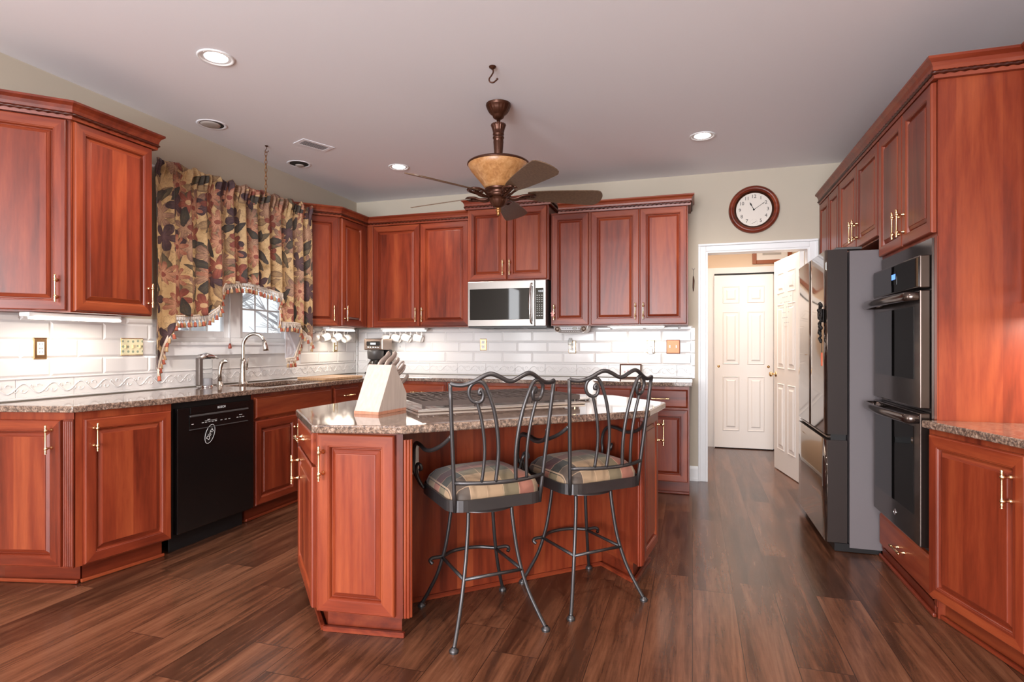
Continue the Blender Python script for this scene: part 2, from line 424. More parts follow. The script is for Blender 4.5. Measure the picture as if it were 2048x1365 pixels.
# ------------------------------------------------------------------ room shell
YN = -4.5
b = B(); b.box(XL - .14, XR + .14, YN - .1, 8.2, -.1, 0); struct(b.obj('floor', FLOOR))
b = B(); b.box(XL - .14, XR + .14, YN - .1, YB + .12, H, H + .1); struct(b.obj('ceiling', CEIL))
WY0, WY1, WZ0, WZ1 = 3.08, 4.40, 1.225, 2.16
b = B()
b.box(XL - .14, XL, YN, WY0, 0, H); b.box(XL - .14, XL, WY1, YB + .12, 0, H)
b.box(XL - .14, XL, WY0, WY1, 0, WZ0); b.box(XL - .14, XL, WY0, WY1, WZ1, H); struct(b.obj('wall_left', WALL))
DX0, DX1, DZ = .115, .945, 2.045
b = B(); b.box(XL, DX0, YB, YB + .12, 0, H); b.box(DX1, XR, YB, YB + .12, 0, H); b.box(DX0, DX1, YB, YB + .12, DZ, H); struct(b.obj('wall_back', WALL))
b = B(); b.box(XR, XR + .14, YN, YB + .12, 0, H); struct(b.obj('wall_right', WALL))
b = B()
for x0, x1, z0, z1 in ((XL, -2.7, 0, H), (.7, XR, 0, H), (-2.7, .7, 0, .35), (-2.7, .7, 2.35, H)): b.box(x0, x1, YN - .1, YN, z0, z1)
struct(b.obj('wall_near', WALL))
# hall beyond the doorway
b = B(); b.box(-.5, 2.0, 7.32, 7.44, 0, 2.6); struct(b.obj('wall_hall_end', HALLWALL))
b = B(); b.box(-.5, -.38, YB + .12, 7.32, 0, 2.6); struct(b.obj('wall_hall_left', HALLWALL))
b = B(); b.box(1.88, 2.0, YB + .12, 7.32, 0, 2.6); struct(b.obj('wall_hall_right', HALLWALL))
b = B(); b.box(-.5, 2.0, YB + .12, 7.44, 2.6, 2.7); struct(b.obj('ceiling_hall', CEIL))
area('hall_ceiling_lamp', (.45, 6.1, 2.58), (0, 0, 0), .5, .5, 25, (1, .85, .71))

# doorway casing
def casing_prof(b, pts_in, wid, y, depth=.018):
    pass
b = B()
cw = .066
for (x0, x1, z0, z1) in ((DX0 - cw, DX0, 0, DZ + cw - .0185), (DX1, DX1 + cw, 0, DZ + cw - .0185), (DX0 + .0002, DX1 - .0002, DZ + .0002, DZ + cw - .0185)):
    b.box(x0, x1, YB - .016, YB, z0, z1, bev=.003)
b.box(DX0 - cw, DX0 - cw + .018, YB - .026, YB - .0162, 0, DZ + cw - .0185, bev=.003); b.box(DX1 + cw - .018, DX1 + cw, YB - .026, YB - .0162, 0, DZ + cw - .0185, bev=.003)
b.box(DX0 - cw, DX1 + cw, YB - .026, YB, DZ + cw - .018, DZ + cw, bev=.003)
b.box(DX0, DX0 + .015, YB - .01, YB + .13, 0, DZ - .0152); b.box(DX1 - .015, DX1, YB - .01, YB + .13, 0, DZ - .0152); b.box(DX0, DX1, YB - .01, YB + .13, DZ - .015, DZ)
struct(b.obj('trim_1', WHITE))
def baseboard(name, pts, h=.13):
    b = B()
    for (x0, y0), (x1, y1) in zip(pts, pts[1:]):
        d = Vector((x1 - x0, y1 - y0, 0)); L = d.length; a = atan2(d.y, d.x)
        c = B(); c.box(0, L, -.014, 0, 0, h * .8); c.xprism([(-.014, h * .8), (0, h * .8), (0, h), (-.005, h), (-.008, h * .9)], 0, L)
        c.box(0, L, -.022, -.014, 0, .02)
        me = c.mesh('t', []); me.transform(Matrix.Translation((x0, y0, 0)) @ Matrix.Rotation(a, 4, 'Z')); b.bm.from_mesh(me)
    return struct(b.obj(name, WHITE))
baseboard('baseboard_back', [(-.03, YB), (DX0 - cw, YB)])
baseboard('baseboard_hall_left', [(-.38, YB + .13), (-.38, 7.32)][::-1] and [(-.38, 5.56), (-.38, 7.32)])
baseboard('baseboard_hall_end', [(-.38, 7.32), (.20, 7.32)])

# six panel doors
def six_panel(b, Wd, Hd, T=.035):
    b.box(0, Wd, 0, T, 0, Hd)
    st, mid = .11 * Wd / .76, .10 * Wd / .76
    pw = (Wd - 2 * st - mid) / 2
    for x0 in (st, st + pw + mid):
        for z0, z1 in ((.20, .84), (.98, 1.60), (1.70, 1.90)):
            z0 *= Hd / 2.03; z1 *= Hd / 2.03
            for sg, y in ((1, 0), (-1, T)):
                prof = [(0, y - sg * .0005), (.006, y - sg * .006), (.016, y - sg * .001), (.04, y - sg * .001), (.055, y - sg * .009)]
                b.rings(x0, x0 + pw, z0, z1, prof, (0, 0))
    return b
def knob(parent, x, y, z, sg):
    b = B(); b.lathe([(0, 0), (.026, 0), (.028, sg * .006), (.010, sg * .012), (.009, sg * .03), (.022, sg * .038), (.026, sg * .05), (.018, sg * .062), (0, sg * .064)], 16, (0, 0, 0), 'y')
    return b.obj('door_knob', BRASS, parent, (x, y, z))
r = bpy.data.objects.new('door_1', None); COL.objects.link(r); r.location = (DX1 - .018, YB + .135, .008); struct(r)
ang = atan2(6.224 - (YB + .135), .814 - (DX1 - .018)); r.rotation_euler = (0, 0, ang)
r['label'] = 'open white six panel door swung into the hall'
b = B(); six_panel(b, .70, 2.025); b.obj('door_leaf', DOORW, r)
knob(r, .645, 0.035, .92, 1); knob(r, .645, 0, .92, -1)
b = B(); b.box(0.66, .704, .008, .03, 1.56, 1.60); b.obj('door_latch', BRASS, r)
r2 = bpy.data.objects.new('door_2', None); COL.objects.link(r2); r2.location = (.245, 7.235, .012); struct(r2)
b = B(); six_panel(b, .64, 2.02); b.obj('door_leaf', DOORW, r2)
for x in (.05, .59):
    b = B(); b.lathe([(0, -.001), (.012, -.001), (.014, -.003), (.016, 0)], 16, (0, 0, 0), 'y'); b.obj('finger_pull', BRASS, r2, (x, 0, .95))
r3 = bpy.data.objects.new('door_3', None); COL.objects.link(r3); r3.location = (.86, 7.276, .012); struct(r3)
b = B(); six_panel(b, .70, 2.02); b.obj('door_leaf', DOORW, r3)
b = B(); b.box(.245 - .075, .245, 7.30, 7.318, 0, 2.055); b.box(1.56, 1.63, 7.30, 7.318, 0, 2.055); b.box(.17, 1.63, 7.30, 7.318, 2.055, 2.13); b.box(.2455, .25, 7.23, 7.3, 0, 2.035)
struct(b.obj('trim_2', WHITE))
b = B(); b.box(.25, 1.55, 7.24, 7.315, 2.036, 2.054); struct(b.obj('trim_3', BLKPL))
b = B(); b.box(.25, 1.55, 7.312, 7.3195, .0, 2.05); struct(b.obj('trim_4', DGREY))

# ------------------------------------------------------------------ kitchen window
r = bpy.data.objects.new('window_1', None); COL.objects.link(r); r.location = (XL, WY0, WZ0); r.rotation_euler = (0, 0, radians(90)); struct(r)
WW, WH = WY1 - WY0, WZ1 - WZ0     # local x along +Y, local y into the wall
b = B()
for x0, x1, z0, z1 in ((-.075, 0, -.08, WH + .08), (WW, WW + .075, -.08, WH + .08), (0, WW, WH, WH + .08)): b.box(x0, x1, -.016, 0, z0, z1, bev=.003)
b.box(-.075, WW + .075, -.022, 0, -.085, 0, bev=.003); b.box(-.08, WW + .08, -.034, .0, -.012, .010, bev=.004)
b.obj('window_casing', WHITE, r)
b = B()
for x0, x1, z0, z1 in ((0, .06, 0, WH), (WW - .06, WW, 0, WH), (.06, WW - .06, 0, .045), (.06, WW - .06, WH - .04, WH), (WW / 2 - .055, WW / 2 + .055, .045, WH - .04)): b.box(x0, x1, .03, .12, z0, z1, bev=.004)
b.obj('window_frame', WHITE, r)
for x0, x1 in ((.06, WW / 2 - .055), (WW / 2 + .055, WW - .06)):
    z0, z1 = .045, WH - .04
    b = B()
    for a0, a1, c0, c1 in ((x0, x0 + .045, z0, z1), (x1 - .045, x1, z0, z1), (x0 + .045, x1 - .045, z0, z0 + .05), (x0 + .045, x1 - .045, z1 - .05, z1)): b.box(a0, a1, .05, .09, c0, c1, bev=.004)
    so = b.obj('window_sash', WHITE, r)
    b = B(); b.box(x0 + .04, x1 - .04, .068, .072, z0 + .04, z1 - .04); b.obj('pane', GLASS, so)
    b = B()
    for k in (1, 2): xx = x0 + .045 + (x1 - x0 - .09) * k / 3; b.box(xx - .007, xx + .007, .062, .066, z0 + .04, z1 - .04)
    for k in (1, 2, 3): zz = z0 + .05 + (z1 - z0 - .1) * k / 4; b.box(x0 + .04, x1 - .04, .0625, .0655, zz - .007, zz + .007)
    b.obj('muntin', WHITE, so)
# snowy yard outside
b = B(); b.box(-30, XL - .2, -10, 26, -.8, -.6); struct(b.obj('ground_outside', plain('snow', (.75, .78, .82), .9)))
BARK = plain('grey_bark', (.52, .50, .50), .9)
rr = random.Random(3)
tr0 = None
for i, (x, y) in enumerate(((-7.5, 7.2), (-8.6, 10.6), (-12.2, 10.2), (-11.5, 14.6), (-16, 14.5), (-15.5, 19.5), (-8.2, 14.0))):
    b = B(); hgt = 6.5
    pts = [(0, 0, 0), (.05, .03, 2), (-.05, .06, 4), (.02, 0, hgt)]
    b.tube(pts, [.16, .13, .09, .03], 7)
    for k in range(26):
        z = 1.0 + 5 * rr.random(); a = 6.28 * rr.random(); L = .5 + .9 * rr.random()
        p0 = Vector((0, .03, z)); p1 = p0 + Vector((cos(a) * L * .6, sin(a) * L * .6, L * .35)); p2 = p1 + Vector((cos(a + .4) * L * .5, sin(a + .4) * L * .5, L * .5))
        b.tube([p0, p1, p2], [.035, .022, .006], 5)
        for q in range(3):
            a2 = a + rr.uniform(-1.2, 1.2); b.tube([p1, p1 + Vector((cos(a2) * .5, sin(a2) * .5, .35 * rr.random()))], [.012, .004], 4)
    tag(b.obj('bare_tree', BARK, None, (x, y, -.62)), 'bare grey tree in the snowy yard outside the kitchen window', 'tree', 'bare trees outside the window')

# ------------------------------------------------------------------ backsplash tiles
def tiles(name, L, rows, relief, cut, mat4, end_strip=None):
    # local x along the wall, y out of the wall toward the room (negative), z up
    b = B(); T = .009; g = .003
    def tile(x0, x1, z0, z1):
        x0, x1 = max(x0, 0), min(x1, L)
        if x1 - x0 < .02: return
        for cx0, cx1, cz0, cz1 in cut:
            if x0 >= cx0 - 1e-4 and x1 <= cx1 + 1e-4 and z1 > cz0 and z0 < cz1: return
            if z1 > cz0 and z0 < cz1:
                if x0 < cx0 < x1: x1 = cx0
                if x0 < cx1 < x1: x0 = cx1
        if x1 - x0 < .015: return
        b.rings(x0 + g / 2, x1 - g / 2, z0 + g / 2, z1 - g / 2, [(0, -.002), (.001, -.0035), (min(.011, (x1 - x0) * .3), -T), ], (0, 0))
    for i, (z0, z1) in enumerate(rows):
        off = (i % 2) * .1525 - .20
        x = off
        while x < L: tile(x, x + .305, z0, z1); x += .305
    # border strips with vine relief
    z0, z1 = relief
    x = -.07
    while x < L:
        a, c = max(x, 0), min(x + .305, L)
        if c - a > .02: b.rings(a + .0008, c - .0008, z0, z1, [(0, -.002), (.002, -.007)], (0, 0))
        zc = (z0 + z1) / 2; hh = (z1 - z0) * .26
        def clipped(P, r):
            Q = [p for p in P if .005 < p[0] < L - .005]
            if len(Q) > 2: b.tube(Q, r if not isinstance(r, list) else r[:len(Q)], 6)
        for k in range(2):
            xa = x + k * .1525
            clipped([(xa + .1525 * t / 16, -.0075, zc + hh * sin(2 * pi * t / 16)) for t in range(17)], .0032)
            for sx, sg in ((.035, -1), (.11, 1)):
                clipped([(xa + sx + .020 * (1 - t / 14) * cos(sg * 4.6 * t / 14 + (0 if sg > 0 else 0)), -.0075, zc + sg * .010 + .020 * (1 - t / 14) * sin(sg * 4.6 * t / 14)) for t in range(13)], .0024)
                clipped([(xa + sx + .030 + .022 * t / 6, -.0075, zc - sg * (.004 + .016 * sin(pi * t / 6))) for t in range(7)], .0026)
        x += .305
    # rounded ledges above and below the border
    b.box(0, L, -.012, 0, z1 - .001, z1 + .008, bev=.003); b.box(0, L, -.011, 0, z0 - .012, z0 + .001, bev=.003)
    if end_strip:
        z = end_strip[2]
        while z < end_strip[3] - .02:
            zz = min(z + .113, end_strip[3]); b.rings(end_strip[0], end_strip[1], z + .001, zz - .001, [(0, -.002), (.003, -.009)], (0, 0)); z += .113
    b.box(0, L, -.002, 0, z0 - .012, max(r[1] for r in rows) if not cut else 1.15, m=1)
    if cut:
        c = cut[0]
        b.box(0, c[0], -.002, 0, 1.15, rows[-1][1], m=1); b.box(c[1], L, -.002, 0, 1.15, rows[-1][1], m=1)
    b.xf(mat4); return struct(b.obj(name, [TILE, GROUT]))
rows = [(1.040, 1.143), (1.143, 1.246), (1.246, 1.349), (1.349, 1.386)]
tiles('backsplash_back', 3.42, rows, (.930, 1.030), [], Matrix.Translation((XL + .02, YB, 0)), None)
ML = Matrix.Translation((XL, 1.0, 0)) @ Matrix.Rotation(radians(90), 4, 'Z')
tiles('backsplash_left', YB - 1.0 - .012, rows, (.930, 1.030), [(WY0 - .08 - 1.0, WY1 + .08 - 1.0, 1.139, 1.5)], ML)
b = B(); z = CT
while z < 1.36:
    b.rings(-.019, .022, z + .001, min(z + .113, 1.385) - .001, [(0, -.002), (.003, -.009)], (0, 0)); z += .114
b.xf(Matrix.Translation((0, YB, 0))); struct(b.obj('trim_5', TILE))
b = B(); 
for k in range(5): b.box(XL + .0095, XL + .022, YB - .024, YB - .0095, CT + .001 + k * .094, CT + .093 + k * .094, bev=.002)
struct(b.obj('trim_6', TILE))

# ------------------------------------------------------------------ cabinet parts
def bar_handle_mesh():
    b = B(); L = .068
    prof = [(0, -L - .004), (.004, -L - .003), (.0062, -L + .001), (.0045, -L + .006), (.0068, -L + .011), (.0045, -L + .015), (.0062, -L + .020), (.0075, -L + .024), (.005, -L + .029), (.0042, -L + .036)]
    full = prof + [(r, -h) for r, h in prof[::-1]]
    b.lathe(full, 10, (0, -.034, 0), 'z')
    for z in (-.044, .044):
        b.lathe([(.0085, 0), (.010, -.003), (.006, -.007), (.0045, -.012), (.0045, -.022), (.008, -.026), (.009, -.032), (.006, -.038), (0, -.040)], 10, (0, 0, z), 'y')
    return b.mesh('handle', BRASS)
HANDLE = bar_handle_mesh()
def handle(parent, x, z, y=-.0215, horiz=False):
    return link('handle', HANDLE, parent, (x, y, z), rot=(0, radians(90) if horiz else 0, 0))
DOORPROF = [(0, -.0005), (0, -.014), (.0025, -.019), (.006, -.0215), (.049, -.0215), (.0515, -.0190), (.0545, -.0190), (.057, -.0150), (.0600, -.0045), (.0635, -.0045), (.066, -.0080), (.080, -.0150), (.0815, -.0180), (.0840, -.0185)]
def door(parent, x0, x1, z0, z1, hand=None, hz=None, name='door'):
    g = .0035; b = B()
    sc = min(1, (x1 - x0) / .30, (z1 - z0) / .30)
    b.rings(x0 + g, x1 - g, z0 + g, z1 - g, [(i * sc if i > .01 else i, y) for i, y in DOORPROF])
    o = b.obj(name, CHERRY, parent)
    if hand is not None: handle(o, hand, hz)
    return o
def drawer(parent, x0, x1, z0, z1, h=True):
    g = .0035; b = B()
    b.rings(x0 + g, x1 - g, z0 + g, z1 - g, [(0, -.0005), (0, -.012), (.004, -.014), (.010, -.0205), (.014, -.0215)], (1, 1))
    o = b.obj('drawer', CHERRY, parent)
    if h: handle(o, (x0 + x1) / 2, (z0 + z1) / 2, horiz=True)
    return o
def cab(name, label, loc, deg, W, D, z0, z1, poly=None, group=None, toe=None, cat='cabinet'):
    r = thing(name, label, cat, (loc[0], loc[1], 0), radians(deg), group)
    b = B(); P = poly or [(0, 0), (W, 0), (W, D), (0, D)]
    b.prism(P, z0, z1, 0); b.obj('carcass', CHERRY, r)
    return r
def local(poly, loc, deg):
    a = radians(-deg); return [((x - loc[0]) * cos(a) - (y - loc[1]) * sin(a), (x - loc[0]) * sin(a) + (y - loc[1]) * cos(a)) for x, y in poly]
UZ0, UZ1 = 1.387, 2.402

# ---- upper cabinets, left wall, near the camera
fx = -3.09 - .0215
A0, A1 = (fx, 2.206), (fx, 2.682)
w45 = (fx - XL - .002) * sqrt(2)
P0 = (XL + .002, 2.206 - (fx - XL - .002))
c = cab('upper_cabinet', 'angled end wall cabinet at the left edge, left of the floral valance', P0, 45, w45, 0, UZ0, UZ1, poly=local([P0, (fx, 2.206), (XL + .002, 2.204)], P0, 45))
door(c, .02, w45 - .012, UZ0 + .004, UZ1 - .01, w45 - .055, UZ0 + .12)
c = cab('upper_cabinet', 'cherry wall cabinet between the angled end cabinet and the floral valance', (fx, 2.208), 90, .472, .34, UZ0, UZ1, poly=[(0, 0), (.472, 0), (.472, .347), (0.002, .347)])
door(c, .006, .466, UZ0 + .004, UZ1 - .01, .435, UZ0 + .12)
# ---- far side of the window
P0 = (XL + .002, 4.626 - (fx - XL - .002))
c = cab('upper_cabinet', 'angled end wall cabinet right of the floral valance over the white mugs', P0, 45, w45, 0, UZ0, UZ1, poly=local([P0, (fx, 4.626), (XL + .002, 4.624)], P0, 45))
door(c, .02, w45 - .012, UZ0 + .004, UZ1 - .01, w45 - .055, UZ0 + .12)
c = cab('upper_cabinet', 'narrow cherry corner wall cabinet between the angled cabinet and the range wall', (fx, 4.628), 90, .47, .34, UZ0, UZ1, poly=[(0, 0), (.473, 0), (.473, .347), (.002, .347)])
door(c, .008, .385, UZ0 + .004, UZ1 - .01, .05, UZ0 + .12)
b = B(); b.box(.39, .452, -.012, 0, UZ0 + .004, UZ1 - .004, bev=.002); b.obj('filler_strip', CHERRY, c)
# ---- back wall uppers
fy = 5.08 + .0215
GB = None
def back_upper(label, x0, x1, y, z0, z1, doors):
    D = YB - .004 - y - (.0)
    c = cab('upper_cabinet', label, (x0, y), 0, x1 - x0, D, z0, z1)
    for d0, d1, h in doors: door(c, d0 - x0, d1 - x0, z0 + .004, z1 - .01, h - x0, z0 + .12)
    return c
c = back_upper('two door cherry wall cabinet over the coffee maker and hanging mugs', -3.108, -2.004, fy, UZ0, UZ1, [(-3.036, -2.520, -2.553), (-2.520, -2.012, -2.487)])
b = B(); b.box(.003, .070, -.012, 0, UZ0 + .004, UZ1 - .004, bev=.002); b.obj('filler_strip', CHERRY, c)
back_upper('raised two door cherry cabinet directly above the microwave', -1.998, -1.226, 5.01 + .0215, 1.80, 2.478, [(-1.988, -1.612, -1.645), (-1.612, -1.236, -1.579)])
back_upper('narrow single door cherry wall cabinet above the under-cabinet radio', -1.220, -.868, fy, UZ0, UZ1, [(-1.214, -.874, -1.183)])
back_upper('two door cherry wall cabinet next to the doorway casing', -.864, -.036, fy, UZ0, UZ1, [(-.858, -.436, -.47), (-.436, -.042, -.402)])

# ---- crown mouldings
def offset_path(pts, d):
    out = []; n = len(pts)
    for i in range(n):
        def nrm(a, b2): v = Vector((b2[0] - a[0], b2[1] - a[1])).normalized(); return Vector((v.y, -v.x))
        n1 = nrm(pts[i - 1], pts[i]) if i > 0 else None; n2 = nrm(pts[i], pts[i + 1]) if i < n - 1 else None
        if n1 is None: m = n2
        elif n2 is None: m = n1
        else: m = (n1 + n2) / (1 + n1.dot(n2))
        out.append((pts[i][0] + m.x * d, pts[i][1] + m.y * d))
    return out
CROWN = [(.002, -.010), (.022, -.010), (.024, .003), (.0245, .006), (.0245, .022), (.027, .025), (.029, .040), (.036, .056), (.048, .066), (.052, .069), (.052, .080), (.002, .080)]
def crown(label, pts, z, end0=True, end1=True):
    b = B(); cols = [offset_path(pts, o) for o, _ in CROWN]; n = len(pts)
    V = [[b.bm.verts.new((cols[j][i][0], cols[j][i][1], z + CROWN[j][1])) for j in range(len(CROWN))] for i in range(n)]
    for i in range(n - 1):
        for j in range(len(CROWN)):
            j2 = (j + 1) % len(CROWN); b.face([V[i][j], V[i + 1][j], V[i + 1][j2], V[i][j2]], 0)
    b.face(V[0][::-1], 0); b.face(V[-1], 0)
    bmesh.ops.recalc_face_normals(b.bm, faces=b.bm.faces[:])
    r = b.obj('crown_moulding', [CHH]); tag(r, label, 'crown moulding')
    rp = offset_path(pts, .0262); P = []
    for (x0, y0), (x1, y1) in zip(rp, rp[1:]):
        L = math.hypot(x1 - x0, y1 - y0); k = max(2, int(L / .006))
        P += [(x0 + (x1 - x0) * t / k, y0 + (y1 - y0) * t / k, z + .014) for t in range(k)]
    P.append((rp[-1][0], rp[-1][1], z + .014))
    c = B(); c.tube(P, .0082, 8, rfun=lambda i, a: 1 + .30 * cos(3 * a - i * 1.0)); c.obj('rope_bead', [ROPE], r)
    return r
crown('crown moulding over the near left wall cabinets', [(XL + .002, 2.206 - (fx - XL - .002)), (fx, 2.206), (fx, 2.682), (XL + .002, 2.682)], UZ1 + .001)
crown('crown moulding wrapping the corner right of the floral valance', [(XL + .002, 4.626 - (fx - XL - .002)), (fx, 4.626), (fx, fy), (-2.004, fy)], UZ1 + .001)
crown('short raised crown moulding above the microwave cabinet', [(-1.999, YB - .02), (-1.999, 5.0315), (-1.225, 5.0315), (-1.225, YB - .02)], 2.480)
crown('crown moulding over the wall cabinets next to the doorway', [(-1.150, fy), (-.036, fy), (-.036, YB - .004)], UZ1 + .001)

# ---- base cabinets, left
Pc = (-2.938, 2.100); Pd = (-2.846, 2.578)
def unit(a, b2): v = Vector((b2[0] - a[0], b2[1] - a[1])); return v.normalized(), v.length
d1, L1 = unit(Pc, Pd); deg1 = math.degrees(atan2(d1.y, d1.x))
deg0 = 13.0; L0 = .47
Pa = (Pc[0] - L0 * cos(radians(deg0)), Pc[1] - L0 * sin(radians(deg0)))
BZ0, BZ1 = .105, CT - .034
def toekick(r, poly, z=.105, mould=True):
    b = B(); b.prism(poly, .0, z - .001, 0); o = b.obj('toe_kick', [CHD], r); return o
def shoe(r, x0, x1, y, slope=0):
    b = B(); b.box(x0, x1, y - .016, y - .0005, 0.001, .020, bev=.005); return b.obj('shoe_moulding', [CHH], r)
poly = [Pa, Pc, (-3.15, 2.56), (XL + .012, 2.56), (XL + .012, Pa[1])]
c = cab('base_cabinet', 'angled end base cabinet at the left edge with fluted corner post', Pa, deg0, L0, 0, BZ0, BZ1, poly=local(poly, Pa, deg0))
door(c, .0, L0 - .052, BZ0 + .004, BZ1 - .035, L0 - .10, BZ1 - .13)
tp = local([(Pa[0] + .02, Pa[1] + .07), (Pc[0] - .055, Pc[1] + .070), (-3.15, 2.55), (XL + .012, 2.55), (XL + .012, Pa[1] + .07)], Pa, deg0)
toekick(c, tp); shoe(c, 0, L0 - .031, .066)
b = B()
for k in range(5): b.lathe([(.0065, BZ0 + .01), (.0065, BZ1 - .045)], 10, (L0 - .046 + k * .0105, -.006, 0), 'z')
b.box(L0 - .052, L0 + .002, -.008, .0, BZ0, BZ1 - .035); b.obj('fluted_post', [CHV], c)
poly = [Pc, Pd, (-3.30, Pd[1]), (-3.14, 2.56)]
c = cab('base_cabinet', 'angled cherry base cabinet with brass pull left of the black dishwasher', (Pc[0] + .004, Pc[1] + .003), deg1, L1, 0, BZ0, BZ1, poly=local([(Pc[0] + .004, Pc[1] + .003), Pd, (-3.30, Pd[1]), (-3.14, 2.56)], (Pc[0] + .004, Pc[1] + .003), deg1))
door(c, .03, L1 - .012, BZ0 + .004, BZ1 - .035, .075, BZ1 - .13)
tp = local([(Pc[0] - .049, Pc[1] + .075), (Pd[0] - .07, Pd[1]), (-3.30, Pd[1]), (-3.14, 2.555)], (Pc[0] + .004, Pc[1] + .003), deg1)
toekick(c, tp); shoe(c, .050, L1 - .012, .064)
# ---- dishwasher
fxb = -2.845 - .0215
r = thing('dishwasher', 'black built in dishwasher under the counter with a Dirty magnet', 'dishwasher', (fxb, 2.600, 0), radians(90))
DWW = .632
b = B(); b.box(0.002, DWW - .002, .004, .55, .10, BZ1 - .003); b.obj('tub', BLKPL, r)
b = B(); b.box(.012, DWW - .012, -.030, .003, .115, .845, bev=.004); b.obj('door', BLACK, r)
b = B()
b.box(.10, DWW - .075, -.0345, -.030, .805, .842, bev=.0015); b.box(.095, DWW - .07, -.040, -.030, .787, .797, m=1, bev=.002)
b.box(.095, DWW - .07, -.0335, -.0295, .715, .785, m=0); b.box(.095, DWW - .07, -.036, -.030, .709, .7135, m=1)
Mt = lambda x, z, y=-.0352: Matrix.Translation((x, y, z)) @ Matrix.Rotation(radians(90), 4, 'X')
b.text('BOSCH', .020, Mt(.335, .825), 2)
for x in (.115, .19, .215, .24, .265, .29, .335, .37, .40, .47, .495, .52): b.box(x - .008, x + .008, -.0341, -.0334, .742, .745, m=2)
b.box(.205, .30, -.0341, -.0334, .7515, .753, m=2); b.box(.225, .245, -.0341, -.0334, .757, .760, m=2); b.box(.485, .51, -.0341, -.0334, .757, .760, m=2)
b.obj('control_panel', [BLACK, DGREY, WINK], r)
b = B(); b.box(.03, DWW - .03, .05, .06, .0, .112); b.obj('kick_plate', BLKPL, r)
b = B()
mr = []
el = [(.034 * cos(t * 2 * pi / 28), .062 * sin(t * 2 * pi / 28)) for t in range(28)]
b.prism(el, 0, .003); b.tube([(x * .97, y * .97, .003) for x, y in el], .0012, 5, 1, closed=True)
b.text('Dirty', .036, Matrix.Translation((0, 0, .0033)) @ Matrix.Rotation(radians(85), 4, 'Z'), 1)
b.xf(Matrix.Rotation(radians(-24), 4, 'Z')); b.xf(Matrix.Rotation(radians(90), 4, 'X'))
tag(b.obj('fridge_magnet', [BLKPL, WINK], None, (fxb + .0302, 2.845, .668), radians(90)), 'oval black Dirty magnet on the dishwasher door', 'magnet')
# ---- sink base, drawer base
c = cab('base_cabinet', 'cherry sink base cabinet with false drawer front right of the dishwasher', (fxb, 3.238), 90, .905, .545, BZ0, .66)
b = B(); b.box(0, .905, 0, .018, .662, BZ1); b.box(0, .018, .0185, .545, .662, BZ1); b.box(.887, .905, .0185, .545, .662, BZ1); b.obj('top_rail', CHERRY, c)
drawer(c, .012, .893, .705, BZ1 - .022, False)
door(c, .012, .452, BZ0 + .004, .695, .410, .56); door(c, .452, .893, BZ0 + .004, .695, .495, .56)
toekick(c, [(0.0, .065), (.905, .065), (.905, .54), (0, .54)]); shoe(c, .0, .905, .062)
c = cab('base_cabinet', 'cherry corner base cabinet with one small drawer right of the sink base', (fxb, 4.147), 90, .66, .545, BZ0, BZ1)
drawer(c, .015, .385, .705, BZ1 - .022); door(c, .015, .385, BZ0 + .004, .695, .06, .56)
toekick(c, [(0.0, .065), (.66, .065), (.66, .54), (0, .54)])
# ---- back base run
fyb = 4.83 + .0215
def back_base(label, x0, x1, drs, doors):
    c = cab('base_cabinet', label, (x0, fyb), 0, x1 - x0, YB - .03 - fyb, BZ0, BZ1)
    for d0, d1 in drs: drawer(c, d0 - x0, d1 - x0, .705, BZ1 - .022)
    for d0, d1, h in doors: door(c, d0 - x0, d1 - x0, BZ0 + .004, .695, h - x0, .58)
    toekick(c, [(0, .06), (x1 - x0, .06), (x1 - x0, .55), (0, .55)]); shoe(c, 0, x1 - x0, .057)
    return c
back_base('cherry base cabinet under the coffee maker, behind the knife block', -2.86, -2.14, [(-2.66, -2.147)], [(-2.66, -2.147, -2.19)])
back_base('cherry base cabinet below the microwave, behind the island cooktop', -2.136, -1.13, [(-2.13, -1.136)], [(-2.13, -1.633, -1.67), (-1.633, -1.136, -1.60)])
back_base('wide cherry base cabinet behind the right end of the cooktop', -1.126, -.47, [(-1.12, -.477)], [(-1.12, -.80, -.835), (-.80, -.477, -.765)])
c = back_base('end cherry base cabinet beside the doorway casing', -.466, -.024, [(-.46, -.032)], [(-.46, -.032, -.42)])

# ---- wall countertop
sx0, sx1, sy0, sy1 = -3.29, -2.905, 3.40, 4.13
b = B()
outer = [(XL + .012, 1.93), (-3.36, 1.975), (-2.908, 2.071), (-2.818, 2.562), (-2.818, 4.81), (.0, 4.81), (.0, YB - .012), (XL + .012, YB - .012)]
# built in strips round the sink opening
T0, T1 = CT - .033, CT
bev = .006
def slab(poly): b.prism(poly, T0, T1, 0)
slab([(XL + .012, 1.93), (-3.36, 1.975), (-2.908, 2.071), (-2.818, 2.562), (-2.818, sy0), (XL + .012, sy0)])
slab([(XL + .012, sy0), (sx0, sy0), (sx0, sy1), (XL + .012, sy1)]); slab([(sx1, sy0), (-2.818, sy0), (-2.818, sy1), (sx1, sy1)])
slab([(XL + .012, sy1), (-2.818, sy1), (-2.818, 4.81), (.0, 4.81), (.0, YB - .012), (XL + .012, YB - .012)])
o = b.obj('countertop', GRANITE); tag(o, 'long brown granite countertop running along the window and range walls', 'countertop')
mod = o.modifiers.new('b', 'BEVEL'); mod.width = .005; mod.segments = 2; mod.limit_method = 'ANGLE'
